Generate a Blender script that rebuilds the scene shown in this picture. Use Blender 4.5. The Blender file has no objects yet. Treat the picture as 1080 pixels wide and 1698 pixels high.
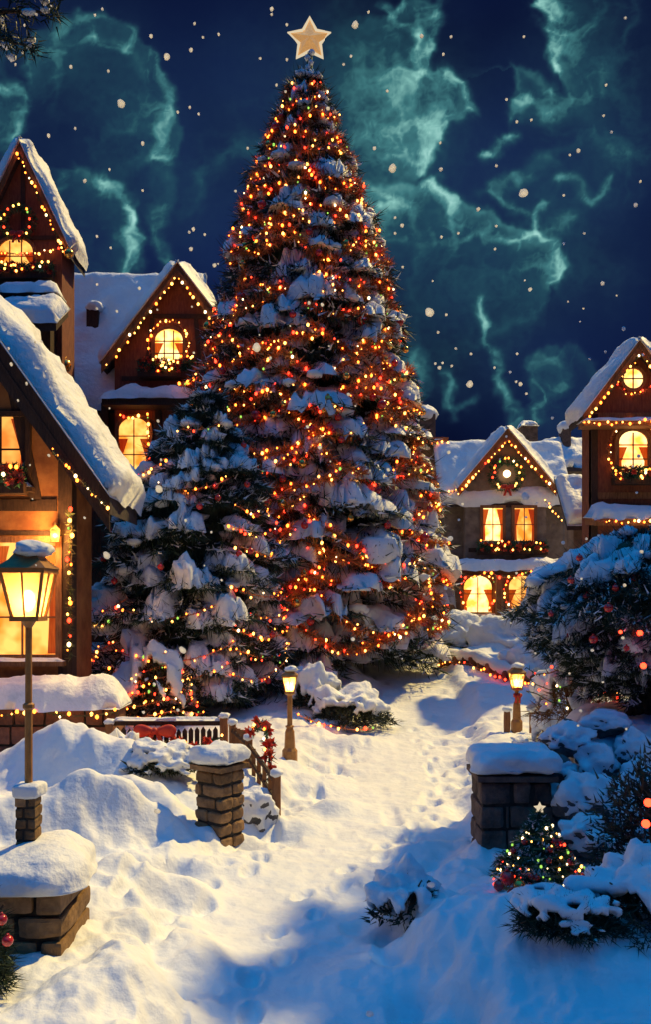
import bpy, bmesh, math, random
import numpy as np
from mathutils import Vector

random.seed(7)
RNG = np.random.default_rng(11)
PI = math.pi
S = bpy.context.scene
C = S.collection
F, HC, HY = 1400.0, 4.0, 1000.0          # focal length (px of the 1080 wide frame), eye height, horizon row


def P(px, py, d):
    return Vector(((px - 540) / F * d, d, HC - (py - HY) / F * d))


def X(px, d):
    return (px - 540) / F * d


def Z(py, d):
    return HC - (py - HY) / F * d


# ------------------------------------------------------------------ noise
def _hash(ix, iy, iz, seed):
    n = (ix * 374761393 + iy * 668265263 + iz * 2147483647 + seed * 1274126177) & 0xFFFFFFFF
    n = ((n ^ (n >> 13)) * 1274126177) & 0xFFFFFFFF
    n = ((n ^ (n >> 16)) * 2246822519) & 0xFFFFFFFF
    return ((n ^ (n >> 15)) & 0xFFFFFF) / float(0x7FFFFF) - 1.0


def vnoise(p, seed=0):
    p = np.asarray(p, float)
    i = np.floor(p).astype(np.int64)
    f = p - i
    f = f * f * f * (f * (f * 6 - 15) + 10)
    r = 0
    for dx in (0, 1):
        wx = f[:, 0] if dx else 1 - f[:, 0]
        for dy in (0, 1):
            wy = f[:, 1] if dy else 1 - f[:, 1]
            for dz in (0, 1):
                wz = f[:, 2] if dz else 1 - f[:, 2]
                r = r + wx * wy * wz * _hash(i[:, 0] + dx, i[:, 1] + dy, i[:, 2] + dz, seed)
    return r


def fbm(p, oct=4, seed=0, gain=0.5):
    p = np.asarray(p, float)
    a, r = 1.0, 0
    for k in range(oct):
        r = r + a * vnoise(p * (2.03 ** k) + k * 17.3, seed + k)
        a *= gain
    return r


# ------------------------------------------------------------------ mesh builder
class MB:
    def __init__(s):
        s.v, s.f, s.n = [], [], 0

    def add(s, V, Fc):
        V = np.asarray(V, float).reshape(-1, 3)
        s.v.append(V)
        if isinstance(Fc, np.ndarray):
            s.f.append(Fc.astype(np.int64) + s.n)
        else:
            for f in Fc:
                s.f.append(np.asarray([f], np.int64) + s.n)
        s.n += len(V)
        return s

    def build(s, name, mat, parent=None, smooth=False, origin=None):
        me = bpy.data.meshes.new(name)
        if s.n:
            V = np.concatenate(s.v)
            if origin is not None:
                V = V - np.asarray(origin, float)
            loops = np.concatenate([a.reshape(-1) for a in s.f])
            sizes = np.concatenate([np.full(len(a), a.shape[1], np.int64) for a in s.f])
            starts = np.concatenate([[0], np.cumsum(sizes)[:-1]])
            me.vertices.add(len(V))
            me.vertices.foreach_set('co', V.reshape(-1))
            me.loops.add(len(loops))
            me.loops.foreach_set('vertex_index', loops)
            me.polygons.add(len(sizes))
            me.polygons.foreach_set('loop_start', starts)
            me.polygons.foreach_set('loop_total', sizes)
            me.update(calc_edges=True)
            me.validate()
            me.polygons.foreach_set('use_smooth', np.full(len(me.polygons), smooth))
        me.materials.append(mat)
        o = bpy.data.objects.new(name, me)
        C.objects.link(o)
        if origin is not None:
            o.location = origin
        if parent is not None:
            o.parent = parent
            if origin is None:
                o.matrix_parent_inverse = inv_of(parent)
                WT[o.name] = Vector((0, 0, 0))
            else:
                o.location = Vector(origin) - Vector(parent_loc(parent))
        return o


WT = {}                                   # where an object's own origin stands in the world


def parent_loc(p):
    if p.name in WT:
        return WT[p.name]
    return p.location.copy()


def inv_of(p):
    from mathutils import Matrix
    return Matrix.Translation(-Vector(parent_loc(p)))


BOXF = np.array([[0, 3, 2, 1], [4, 5, 6, 7], [0, 1, 5, 4], [1, 2, 6, 5], [2, 3, 7, 6], [3, 0, 4, 7]])


def rotz(V, a, c=(0, 0)):
    V = np.array(V, float)
    x, y = V[:, 0] - c[0], V[:, 1] - c[1]
    V[:, 0] = c[0] + x * math.cos(a) - y * math.sin(a)
    V[:, 1] = c[1] + x * math.sin(a) + y * math.cos(a)
    return V


def box(c, s, a=0.0):
    x, y, z = s[0] / 2, s[1] / 2, s[2] / 2
    V = np.array([[-x, -y, -z], [x, -y, -z], [x, y, -z], [-x, y, -z], [-x, -y, z], [x, -y, z], [x, y, z], [-x, y, z]])
    if a:
        V = rotz(V, a)
    return V + np.array(c), BOXF


def span(x0, x1, y0, y1, z0, z1):
    return box(((x0 + x1) / 2, (y0 + y1) / 2, (z0 + z1) / 2), (abs(x1 - x0), abs(y1 - y0), abs(z1 - z0)))


_cube_cache = {}


def cubegrid(n):
    if n in _cube_cache:
        return _cube_cache[n]
    idx, V, Fq = {}, [], []

    def vid(p):
        k = tuple(int(round(q * n)) for q in p)
        if k not in idx:
            idx[k] = len(V)
            V.append([q / n * 2 - 1 for q in k])
        return idx[k]
    for ax in range(3):
        for sgn in (0, 1):
            for i in range(n):
                for j in range(n):
                    q = []
                    for di, dj in ((0, 0), (1, 0), (1, 1), (0, 1)):
                        p = [0, 0, 0]
                        p[ax] = sgn
                        p[(ax + 1) % 3] = (i + di) / n
                        p[(ax + 2) % 3] = (j + dj) / n
                        q.append(vid(p))
                    if not sgn:
                        q.reverse()
                    Fq.append(q)
    _cube_cache[n] = (np.array(V, float), np.array(Fq))
    return _cube_cache[n]


def rbox(c, s, r=0.1, n=4, amp=0.0, freq=3.0, seed=0, a=0.0):
    """rounded box, half sizes from s, corner radius r, noise amp"""
    V, Fq = cubegrid(n)
    h = np.array(s, float) / 2
    r = min(r, h.min() * 0.98)
    inner = h - r
    Q = np.sign(V) * np.abs(V) ** 0.8 * h
    core = np.clip(Q, -inner, inner)
    d = Q - core
    L = np.linalg.norm(d, axis=1, keepdims=True)
    Q = core + np.where(L > 1e-9, d / np.maximum(L, 1e-9) * np.minimum(L, r), 0)
    if amp:
        nr = Q / np.maximum(np.linalg.norm(Q, axis=1, keepdims=True), 1e-6)
        Q = Q + nr * (fbm(Q * freq + seed * 7.7, 3, seed)[:, None]) * amp
    if a:
        Q = rotz(Q, a)
    return Q + np.array(c), Fq


_ico = {}


def ico(n):
    if n not in _ico:
        bm = bmesh.new()
        bmesh.ops.create_icosphere(bm, subdivisions=n, radius=1)
        bm.verts.ensure_lookup_table()
        _ico[n] = (np.array([v.co[:] for v in bm.verts]), np.array([[v.index for v in f.verts] for f in bm.faces]))
        bm.free()
    return _ico[n]


def blob(c, s, n=2, amp=0.2, freq=1.5, seed=0, flat=0.0):
    V, Fq = ico(n)
    Q = V * (1 + amp * fbm(V * freq + seed * 3.1, 3, seed)[:, None])
    if flat:
        Q[:, 2] = np.where(Q[:, 2] < 0, Q[:, 2] * (1 - flat), Q[:, 2])
    s = np.array([s] * 3 if np.isscalar(s) else s)
    return Q * s + np.array(c), Fq


def tube(pts, rad, seg=8, cap=True):
    pts = [Vector(p) for p in pts]
    n = len(pts)
    rad = [rad] * n if np.isscalar(rad) else rad
    V, Fq = [], []
    up = Vector((0, 0, 1))
    for i, p in enumerate(pts):
        d = (pts[min(i + 1, n - 1)] - pts[max(i - 1, 0)]).normalized()
        a = d.cross(up)
        if a.length < 0.05:
            a = d.cross(Vector((1, 0, 0)))
        a.normalize()
        b = a.cross(d).normalized()
        for k in range(seg):
            t = 2 * PI * k / seg
            V.append(p + (a * math.cos(t) + b * math.sin(t)) * rad[i])
    for i in range(n - 1):
        for k in range(seg):
            Fq.append([i * seg + k, i * seg + (k + 1) % seg, (i + 1) * seg + (k + 1) % seg, (i + 1) * seg + k])
    m = MB()
    fl = [tuple(q) for q in Fq]
    if cap:
        fl.append(tuple(range(seg)))
        fl.append(tuple(reversed(range((n - 1) * seg, n * seg))))
    return np.array([v[:] for v in V]), fl


def lathe(c, prof, seg=12, rot=0.0):
    V, Fq = [], []
    for (r, z) in prof:
        for k in range(seg):
            t = 2 * PI * k / seg + rot
            V.append((c[0] + r * math.cos(t), c[1] + r * math.sin(t), c[2] + z))
    for i in range(len(prof) - 1):
        for k in range(seg):
            Fq.append((i * seg + k, i * seg + (k + 1) % seg, (i + 1) * seg + (k + 1) % seg, (i + 1) * seg + k))
    Fq.append(tuple(reversed(range(seg))))
    Fq.append(tuple(range((len(prof) - 1) * seg, len(prof) * seg)))
    return np.array(V), Fq


def prism(poly, y0, y1):
    """poly: (x, z) counter-clockwise seen from the front (-y)"""
    n = len(poly)
    V = [(x, y0, z) for x, z in poly] + [(x, y1, z) for x, z in poly]
    Fq = [tuple(range(n)), tuple(reversed(range(n, 2 * n)))]
    for i in range(n):
        j = (i + 1) % n
        Fq.append((j, i, n + i, n + j))
    return np.array(V), Fq


def ring(outer, inner, y0, y1):
    """frame between two polygons of as many points"""
    n = len(outer)
    V = [(x, y0, z) for x, z in outer] + [(x, y0, z) for x, z in inner] + [(x, y1, z) for x, z in outer] + [(x, y1, z) for x, z in inner]
    Fq = []
    for i in range(n):
        j = (i + 1) % n
        Fq += [(i, j, n + j, n + i), (2 * n + j, 2 * n + i, 3 * n + i, 3 * n + j), (j, i, 2 * n + i, 2 * n + j), (n + i, n + j, 3 * n + j, 3 * n + i)]
    return np.array(V), Fq


def gridfaces(nu, nv):
    i = np.arange(nu - 1)[:, None] * nv + np.arange(nv - 1)[None, :]
    i = i.reshape(-1)
    return np.stack([i, i + nv, i + nv + 1, i + 1], 1)


def slab(p00, p10, p11, p01, th, nu=24, nv=16, seed=0, lump=0.35, bulge=0.6, freq=1.2, drip=0.0):
    """snow lying on the quad p00-p10-p11-p01: a lumpy layer with rounded edges (p00-p10 is the low edge)"""
    p00, p10, p11, p01 = [np.array(p, float) for p in (p00, p10, p11, p01)]
    u = np.linspace(0, 1, nu)[:, None]
    v = np.linspace(0, 1, nv)[None, :]
    uu = (u + 0 * v).reshape(-1, 1)
    vv = (v + 0 * u).reshape(-1, 1)
    B = (1 - uu) * (1 - vv) * p00 + uu * (1 - vv) * p10 + uu * vv * p11 + (1 - uu) * vv * p01
    n = np.cross(p10 - p00, p01 - p00)
    n = n / np.linalg.norm(n)
    if n[2] < 0:
        n = -n
    eu, ev = np.abs(2 * uu - 1), np.abs(2 * vv - 1)
    lu, lv = np.linalg.norm(p10 - p00), np.linalg.norm(p01 - p00)
    e1 = np.clip((1 - eu) * lu / 2 / th, 0, 1)
    e2 = np.clip((1 - ev) * lv / 2 / th, 0, 1)
    pr = np.sqrt(1 - (1 - e1) ** 2) * np.sqrt(1 - (1 - e2) ** 2)
    nz = fbm(B * freq + seed * 5.3, 3, seed)[:, None] + 0.35 * fbm(B * freq * 4.3 + seed, 3, seed + 8)[:, None]
    h = th * pr * (1 + lump * nz)
    cen = (p00 + p10 + p11 + p01) / 4
    out = (B - cen)
    T = B + n * h
    # edges sag outward
    T = T + np.where(pr < 0.999, 1, 0) * 0
    w = fbm(B * freq * 1.7 + 31 + seed, 2, seed + 3)[:, None]
    edge = np.clip(1 - np.minimum(e1, e2), 0, 1)
    T = T + edge * w * th * bulge * 0.5 * (p00 - p01) / max(lv, 1e-6)
    if drip:
        low = np.clip(1 - vv * lv / (th * 1.2), 0, 1)
        T = T + low * np.array([0, 0, -1.0]) * drip * (0.5 + 0.5 * w)
    Bt = B - n * th * 0.08
    V = np.concatenate([T, Bt])
    g = gridfaces(nu, nv)
    N = nu * nv
    side = []
    top = lambda i, j: i * nv + j
    for i in range(nu - 1):
        side.append([top(i, 0), top(i + 1, 0), N + top(i + 1, 0), N + top(i, 0)])
        side.append([top(i + 1, nv - 1), top(i, nv - 1), N + top(i, nv - 1), N + top(i + 1, nv - 1)])
    for j in range(nv - 1):
        side.append([top(0, j + 1), top(0, j), N + top(0, j), N + top(0, j + 1)])
        side.append([top(nu - 1, j), top(nu - 1, j + 1), N + top(nu - 1, j + 1), N + top(nu - 1, j)])
    fl = np.concatenate([g, g[:, ::-1] + N, np.array(side)])
    return V, fl


def spikes(base, direc, length, width, rng=RNG):
    """thin triangles: needles, leaves, tinsel. base, direc: n x 3"""
    n = len(base)
    d = direc / np.maximum(np.linalg.norm(direc, axis=1, keepdims=True), 1e-6)
    r = rng.normal(size=(n, 3))
    s = np.cross(d, r)
    s = s / np.maximum(np.linalg.norm(s, axis=1, keepdims=True), 1e-6)
    L = np.asarray(length).reshape(-1, 1) * np.ones((n, 1))
    w = np.asarray(width).reshape(-1, 1) * np.ones((n, 1))
    V = np.stack([base - s * w / 2, base + s * w / 2, base + d * L], 1).reshape(-1, 3)
    return V, np.arange(3 * n).reshape(n, 3)


# ------------------------------------------------------------------ materials
def new_mat(name):
    m = bpy.data.materials.new(name)
    m.use_nodes = True
    nt = m.node_tree
    nt.nodes.clear()
    out = nt.nodes.new('ShaderNodeOutputMaterial')
    return m, nt, out


def pmat(name, c1, c2=None, rough=0.7, scale=6.0, bump=0.0, bscale=None, island=0.0, metal=0.0, wave=None, sheen=0.0, spec=0.3, detail=6, ramp=(0.35, 0.65), transl=0.0, sss=0.0):
    m, nt, out = new_mat(name)
    N, L = nt.nodes, nt.links
    b = N.new('ShaderNodeBsdfPrincipled')
    b.inputs['Roughness'].default_value = rough
    b.inputs['Metallic'].default_value = metal
    b.inputs['Specular IOR Level'].default_value = spec
    if sss:
        b.inputs['Subsurface Weight'].default_value = sss
        b.inputs['Subsurface Radius'].default_value = (0.25, 0.18, 0.15)
        b.inputs['Subsurface Scale'].default_value = 0.35
    tc = N.new('ShaderNodeTexCoord')
    c2 = c2 or c1
    nz = N.new('ShaderNodeTexNoise')
    nz.inputs['Scale'].default_value = scale
    nz.inputs['Detail'].default_value = detail
    nz.inputs['Roughness'].default_value = 0.65
    src = tc.outputs['Object']
    if wave:
        mp = N.new('ShaderNodeMapping')
        mp.inputs['Scale'].default_value = wave
        L.new(src, mp.inputs[0])
        L.new(mp.outputs[0], nz.inputs['Vector'])
    else:
        L.new(src, nz.inputs['Vector'])
    rp = N.new('ShaderNodeValToRGB')
    rp.color_ramp.elements[0].position = ramp[0]
    rp.color_ramp.elements[1].position = ramp[1]
    rp.color_ramp.elements[0].color = (*c1, 1)
    rp.color_ramp.elements[1].color = (*c2, 1)
    L.new(nz.outputs['Fac'], rp.inputs[0])
    col = rp.outputs[0]
    if island:
        g = N.new('ShaderNodeNewGeometry')
        mr = N.new('ShaderNodeMapRange')
        mr.inputs['To Min'].default_value = 1 - island
        mr.inputs['To Max'].default_value = 1 + island
        L.new(g.outputs['Random Per Island'], mr.inputs['Value'])
        mx = N.new('ShaderNodeVectorMath')
        mx.operation = 'SCALE'
        L.new(col, mx.inputs[0])
        L.new(mr.outputs[0], mx.inputs['Scale'])
        col = mx.outputs[0]
    L.new(col, b.inputs['Base Color'])
    if bump:
        n2 = N.new('ShaderNodeTexNoise')
        n2.inputs['Scale'].default_value = bscale or scale * 3
        n2.inputs['Detail'].default_value = 5
        if wave:
            L.new(mp.outputs[0], n2.inputs['Vector'])
        else:
            L.new(src, n2.inputs['Vector'])
        bp = N.new('ShaderNodeBump')
        bp.inputs['Strength'].default_value = 0.8
        bp.inputs['Distance'].default_value = bump
        L.new(n2.outputs['Fac'], bp.inputs['Height'])
        L.new(bp.outputs[0], b.inputs['Normal'])
    sh = b.outputs[0]
    if transl:
        t = N.new('ShaderNodeBsdfTranslucent')
        L.new(col, t.inputs[0])
        mxs = N.new('ShaderNodeMixShader')
        mxs.inputs[0].default_value = transl
        L.new(sh, mxs.inputs[1])
        L.new(t.outputs[0], mxs.inputs[2])
        sh = mxs.outputs[0]
    L.new(sh, out.inputs[0])
    return m


def emat(name, col, strength, col2=None, scale=3.0, sampling='AUTO'):
    m, nt, out = new_mat(name)
    N, L = nt.nodes, nt.links
    e = N.new('ShaderNodeEmission')
    e.inputs['Strength'].default_value = strength
    if col2:
        tc = N.new('ShaderNodeTexCoord')
        nz = N.new('ShaderNodeTexNoise')
        nz.inputs['Scale'].default_value = scale
        nz.inputs['Detail'].default_value = 2
        L.new(tc.outputs['Object'], nz.inputs['Vector'])
        rp = N.new('ShaderNodeValToRGB')
        rp.color_ramp.elements[0].position = 0.38
        rp.color_ramp.elements[1].position = 0.6
        rp.color_ramp.elements[0].color = (*col, 1)
        rp.color_ramp.elements[1].color = (*col2, 1)
        L.new(nz.outputs['Fac'], rp.inputs[0])
        L.new(rp.outputs[0], e.inputs['Color'])
    else:
        e.inputs['Color'].default_value = (*col, 1)
    L.new(e.outputs[0], out.inputs[0])
    try:
        m.cycles.emission_sampling = sampling
    except Exception:
        pass
    return m


M = {}
M['snow'] = pmat('snow', (0.70, 0.72, 0.76), (0.80, 0.81, 0.83), rough=0.6, scale=1.5, bump=0.06, bscale=6, spec=0.25)
M['ground_snow'] = pmat('ground_snow', (0.70, 0.72, 0.76), (0.80, 0.81, 0.83), rough=0.6, scale=0.9, bump=0.04, bscale=6, spec=0.25)
M['needles'] = pmat('needles', (0.012, 0.022, 0.012), (0.03, 0.055, 0.03), rough=0.6, scale=2, island=0.6)
M['needles_green'] = pmat('needles_green', (0.012, 0.05, 0.025), (0.03, 0.10, 0.05), rough=0.5, scale=5, island=0.5)
M['leaves_dark'] = pmat('leaves_dark', (0.02, 0.03, 0.02), (0.05, 0.06, 0.03), rough=0.6, scale=3, island=0.6)
M['twigs'] = pmat('twigs', (0.16, 0.075, 0.03), (0.30, 0.16, 0.07), rough=0.8, scale=4, island=0.5)
M['bark'] = pmat('bark', (0.045, 0.025, 0.015), (0.11, 0.06, 0.035), rough=0.9, scale=3, bump=0.05, wave=(4, 4, 0.8))
M['wood_dark'] = pmat('wood_dark', (0.028, 0.014, 0.009), (0.06, 0.03, 0.018), rough=0.75, scale=3, bump=0.015, wave=(6, 6, 1.2))
M['wood_warm'] = pmat('wood_warm', (0.16, 0.06, 0.022), (0.30, 0.13, 0.05), rough=0.7, scale=3, bump=0.015, wave=(5, 5, 1))
M['wall_red'] = pmat('wall_red', (0.13, 0.035, 0.02), (0.24, 0.075, 0.035), rough=0.8, scale=2.5, bump=0.02, wave=(5, 5, 1))
M['wall_orange'] = pmat('wall_orange', (0.20, 0.07, 0.025), (0.36, 0.15, 0.05), rough=0.85, scale=1.6, bump=0.02)
M['wall_grey'] = pmat('wall_grey', (0.13, 0.095, 0.075), (0.24, 0.18, 0.14), rough=0.9, scale=2.0, bump=0.04, bscale=5)
M['stone'] = pmat('stone', (0.06, 0.038, 0.03), (0.16, 0.10, 0.075), rough=0.85, scale=3.5, bump=0.03, bscale=14, island=0.45)
M['stone_warm'] = pmat('stone_warm', (0.13, 0.07, 0.032), (0.30, 0.17, 0.08), rough=0.85, scale=4, bump=0.03, bscale=14, island=0.4)
M['stone_red'] = pmat('stone_red', (0.12, 0.05, 0.03), (0.24, 0.10, 0.055), rough=0.85, scale=3, bump=0.03, bscale=10, island=0.45)
M['mortar'] = pmat('mortar', (0.02, 0.016, 0.013), (0.05, 0.04, 0.03), rough=0.95, scale=9)
M['rock'] = pmat('rock', (0.05, 0.05, 0.055), (0.14, 0.13, 0.13), rough=0.85, scale=4, bump=0.05, bscale=7)
M['tiles'] = pmat('tiles', (0.03, 0.025, 0.03), (0.07, 0.05, 0.05), rough=0.8, scale=5, bump=0.03)
M['iron'] = pmat('iron', (0.03, 0.02, 0.015), (0.07, 0.045, 0.03), rough=0.45, scale=12, metal=0.6, spec=0.5)
M['bronze'] = pmat('bronze', (0.30, 0.12, 0.03), (0.42, 0.19, 0.05), rough=0.45, scale=8, metal=0.0, spec=0.4)
M['star'] = pmat('star', (0.85, 0.42, 0.10), (0.95, 0.58, 0.22), rough=0.35, scale=5, bump=0.03, bscale=9, metal=0.3, spec=0.6)
_b = [n for n in M['star'].node_tree.nodes if n.type == 'BSDF_PRINCIPLED'][0]
_b.inputs['Emission Color'].default_value = (1.0, 0.5, 0.16, 1)
_b.inputs['Emission Strength'].default_value = 0.4
M['curtain'] = pmat('curtain', (0.55, 0.22, 0.07), (0.75, 0.38, 0.14), rough=0.9, scale=3, wave=(14, 14, 0.6), transl=0.7)
M['star_edge'] = emat('star_edge', (1.0, 0.82, 0.55), 0.75)
M['gold'] = pmat('gold', (0.75, 0.50, 0.22), (0.85, 0.62, 0.32), rough=0.45, scale=16, metal=0.0, bump=0.02, bscale=20, spec=0.6)
M['red_gloss'] = pmat('red_gloss', (0.45, 0.012, 0.012), (0.6, 0.03, 0.02), rough=0.18, scale=3, spec=0.7)
M['gold_gloss'] = pmat('gold_gloss', (0.7, 0.32, 0.05), (0.8, 0.42, 0.1), rough=0.22, scale=3, metal=0.8, spec=0.7)
M['ribbon'] = pmat('ribbon', (0.42, 0.02, 0.015), (0.6, 0.06, 0.03), rough=0.5, scale=5)
M['petals'] = pmat('petals', (0.5, 0.02, 0.015), (0.7, 0.12, 0.05), rough=0.5, scale=5, island=0.5)
M['tinsel'] = pmat('tinsel', (0.42, 0.05, 0.02), (0.66, 0.26, 0.06), rough=0.35, scale=1.3, island=0.6, spec=0.6)
M['tinsel_green'] = pmat('tinsel_green', (0.03, 0.07, 0.02), (0.16, 0.10, 0.03), rough=0.5, scale=2, island=0.6)
M['flake'] = pmat('flake', (0.96, 0.96, 0.97), rough=0.5, transl=0.65)
M['clay'] = pmat('clay', (0.28, 0.07, 0.03), (0.4, 0.12, 0.06), rough=0.7, scale=6)
M['pane'] = emat('pane', (0.9, 0.22, 0.02), 1.7, (1.0, 0.50, 0.11), scale=1.6)
M['pane_bright'] = emat('pane_bright', (1.0, 0.34, 0.04), 2.6, (1.0, 0.64, 0.24), scale=1.8)
M['pane_dim'] = emat('pane_dim', (0.9, 0.22, 0.03), 1.3, (1.0, 0.45, 0.09), scale=2.0)
M['bulb_gold'] = emat('bulb_gold', (1.0, 0.40, 0.07), 8.5)
M['bulb_orange'] = emat('bulb_orange', (1.0, 0.20, 0.02), 8.5)
M['bulb_red'] = emat('bulb_red', (1.0, 0.035, 0.012), 8.5)
M['bulb_white'] = emat('bulb_white', (1.0, 0.70, 0.34), 6)
M['bulb_green'] = emat('bulb_green', (0.35, 0.7, 0.10), 1.5)
M['flame'] = emat('flame', (1.0, 0.62, 0.2), 30)


def glass_mat():
    m, nt, out = new_mat('lantern_glass')
    N, L = nt.nodes, nt.links
    t = N.new('ShaderNodeBsdfTransparent')
    t.inputs[0].default_value = (1.0, 0.85, 0.6, 1)
    tr = N.new('ShaderNodeBsdfTranslucent')
    tr.inputs[0].default_value = (1.0, 0.72, 0.32, 1)
    mx = N.new('ShaderNodeMixShader')
    mx.inputs[0].default_value = 0.72
    L.new(t.outputs[0], mx.inputs[1])
    L.new(tr.outputs[0], mx.inputs[2])
    L.new(mx.outputs[0], out.inputs[0])
    return m


M['glass'] = glass_mat()


# ------------------------------------------------------------------ object helpers
def tag(o, label=None, cat=None, group=None, kind=None):
    if label:
        o['label'] = label
    if cat:
        o['category'] = cat
    if group:
        o['group'] = group
    if kind:
        o['kind'] = kind
    return o


def thing(name, loc, label, cat, group=None):
    o = bpy.data.objects.new(name, None)
    o.empty_display_size = 0.2
    C.objects.link(o)
    o.location = loc
    return tag(o, label, cat, group)


# ------------------------------------------------------------------ ground
PATH = [(7.0, 250, 760), (8.0, 280, 720), (9.3, 240, 660), (11.7, 250, 720), (14, 400, 770), (17, 470, 775), (21.5, 525, 790), (25.3, 590, 775), (29, 600, 770), (33.5, 600, 725), (38, 640, 735), (46, 690, 760), (70, 700, 760)]
_pd = np.array([p[0] for p in PATH])
_pl = np.array([p[1] for p in PATH])
_pr = np.array([p[2] for p in PATH])
_hd = np.array([0, 20, 26, 33, 40, 46, 60, 600.0])
_hz = np.array([0, 0, 0.5, 1.45, 1.95, 2.2, 2.5, 3.0])
# ridges and mounds of drifted snow: (px, D, height, half width px-direction m, half depth m, turn)
MOUNDS = [(130, 17.2, 1.05, 2.0, 0.7, -0.45), (215, 14.9, 0.62, 1.2, 0.42, -0.5), (205, 13.4, 0.5, 0.8, 0.32, 0.1), (60, 13.2, 0.75, 1.5, 0.6, 0.15), (270, 11.2, 0.36, 0.6, 0.3, 0.25),
          (190, 10.9, 0.26, 0.45, 0.8, -0.2), (330, 12.6, 0.20, 0.8, 0.4, 0.15), (300, 9.4, 0.26, 0.42, 0.9, 0.42), (225, 8.4, 0.2, 0.32, 0.8, 0.45), (150, 7.6, 0.2, 0.4, 0.5, 0.3),
          (300, 17.5, 0.12, 1.2, 0.7, 0), (560, 16.4, 0.16, 0.5, 0.35, 0.3), (520, 18.2, 0.22, 0.7, 0.5, 0.2), (480, 15.2, 0.18, 0.6, 0.35, 0.0), (580, 22.5, 0.25, 0.9, 0.6, 0.2),
          (580, 30.0, 0.35, 0.9, 0.8, 0.0), (560, 26.0, 0.25, 1.3, 0.9, 0), (700, 13.6, 0.15, 0.6, 0.3, 0.5), (655, 15.0, 0.10, 0.5, 0.3, 0.2), (690, 10.6, 0.30, 0.5, 0.45, -0.2), (770, 9.4, 0.26, 0.7, 0.6, 0.0),
          (900, 8.8, 0.22, 0.9, 0.7, 0.0), (1040, 8.6, 0.3, 1.0, 1.0, 0), (620, 8.9, 0.16, 0.6, 0.5, 0.3), (860, 20.5, 0.25, 1.2, 0.8, 0), (820, 31, 0.25, 2.0, 0.9, 0), (745, 37.5, 0.25, 1.4, 0.8, 0), (880, 35, 0.6, 2.4, 1.0, 0)]


PRINTS = []
_pr_rng = random.Random(12)


def _trail(pts, step=0.62):
    L = 0
    for (a, b) in zip(pts[:-1], pts[1:]):
        n = max(1, int(math.hypot(b[0] - a[0], b[1] - a[1]) / step))
        for k in range(n):
            u = k / n
            dx, dy = b[0] - a[0], b[1] - a[1]
            l = math.hypot(dx, dy)
            s_ = 0.13 if L % 2 else -0.13
            L += 1
            PRINTS.append((a[0] + dx * u - dy / l * s_ + _pr_rng.uniform(-0.05, 0.05), a[1] + dy * u + dx / l * s_ + _pr_rng.uniform(-0.07, 0.07), math.atan2(dx, dy)))


_trail([(X(250, 9.5), 9.5), (X(330, 11), 11), (X(450, 14), 14), (X(520, 17), 17), (X(580, 21), 21), (X(640, 27), 27)])
_trail([(X(400, 8.2), 8.2), (X(520, 11.5), 11.5), (X(700, 15.0), 15.0), (X(730, 19), 19), (X(690, 25), 25)])
_trail([(X(190, 10.4), 10.4), (X(300, 12.2), 12.2), (X(420, 13.0), 13.0)])


def ground_h(x, y):
    x = np.atleast_1d(np.asarray(x, float))
    y = np.atleast_1d(np.asarray(y, float))
    d = np.maximum(y, 3.0)
    px = 540 + x / d * F
    h = np.interp(d, _hd, _hz)
    l, r = np.interp(d, _pd, _pl), np.interp(d, _pd, _pr)
    # metres outside (+) / inside (-) the trodden path
    q = np.maximum(l - px, px - r) / F * d
    p2 = np.stack([x, y, 0 * x], 1)
    wob = fbm(p2 * 0.8, 3, 5) * 0.25
    q = q + wob
    bank = 1 / (1 + np.exp(-(q - 0.12) / 0.11))
    h = h + 0.36 * bank * np.clip(40 / d, 0, 1)
    h = h + 0.15 * fbm(p2 * 0.33, 4, 9) * (0.25 + 0.75 * bank)
    rough = np.exp(-((q + 0.1) / 0.55) ** 2)
    h = h + rough * 0.10 * fbm(p2 * 2.3, 3, 21)
    h = h + (0.018 + 0.03 * bank) * fbm(p2 * 4.2, 3, 41)
    lumps = np.abs(fbm(p2 * 1.5 + 9, 3, 61))
    h = h + 0.12 * (0.35 - lumps) * np.exp(-((q - 0.35) / 0.6) ** 2)
    # trodden hollows on the path
    st = vnoise(p2 * np.array([2.2, 1.7, 1]) + 3.3, 77)
    h = h - np.clip(st - 0.34, 0, 0.25) * 0.42 * np.clip(1.35 - np.abs(q + 0.55), 0, 1)
    for (fx, fy, ft) in PRINTS:
        dx, dy = x - fx, y - fy
        if len(x) > 1000:
            idx = np.nonzero((np.abs(dx) < 0.6) & (np.abs(dy) < 0.6))[0]
            if not len(idx):
                continue
            dx, dy = dx[idx], dy[idx]
        else:
            idx = slice(None)
        b = dx * math.sin(ft) + dy * math.cos(ft)
        a = dx * math.cos(ft) - dy * math.sin(ft)
        e = (a / 0.10) ** 2 + (b / 0.19) ** 2
        h[idx] = h[idx] - 0.085 * np.exp(-e * e) + 0.03 * np.exp(-(np.sqrt(e) - 1.45) ** 2 / 0.12)
    for (mp, md, mh, ma, mb, mt) in MOUNDS:
        cx = X(mp, md)
        dx, dy = x - cx, y - md
        a = (dx * math.cos(mt) + dy * math.sin(mt)) / ma
        b = (-dx * math.sin(mt) + dy * math.cos(mt)) / mb
        h = h + mh * np.exp(-0.8 * (a * a + b * b) ** 1.35) * (1 + 0.16 * fbm(p2 * 1.3, 2, 55))
    # the bank of rocks on the right, and beside it
    rb = 1 / (1 + np.exp(-(x - 0.262 * y - 0.12) / 0.2)) * 1 / (1 + np.exp(-(y - 13.2) / 0.25)) * 1 / (1 + np.exp((y - 18.6) / 0.5))
    h = h + 1.6 * rb
    return h


def gz(x, y):
    return float(ground_h(x, y)[0])


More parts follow.
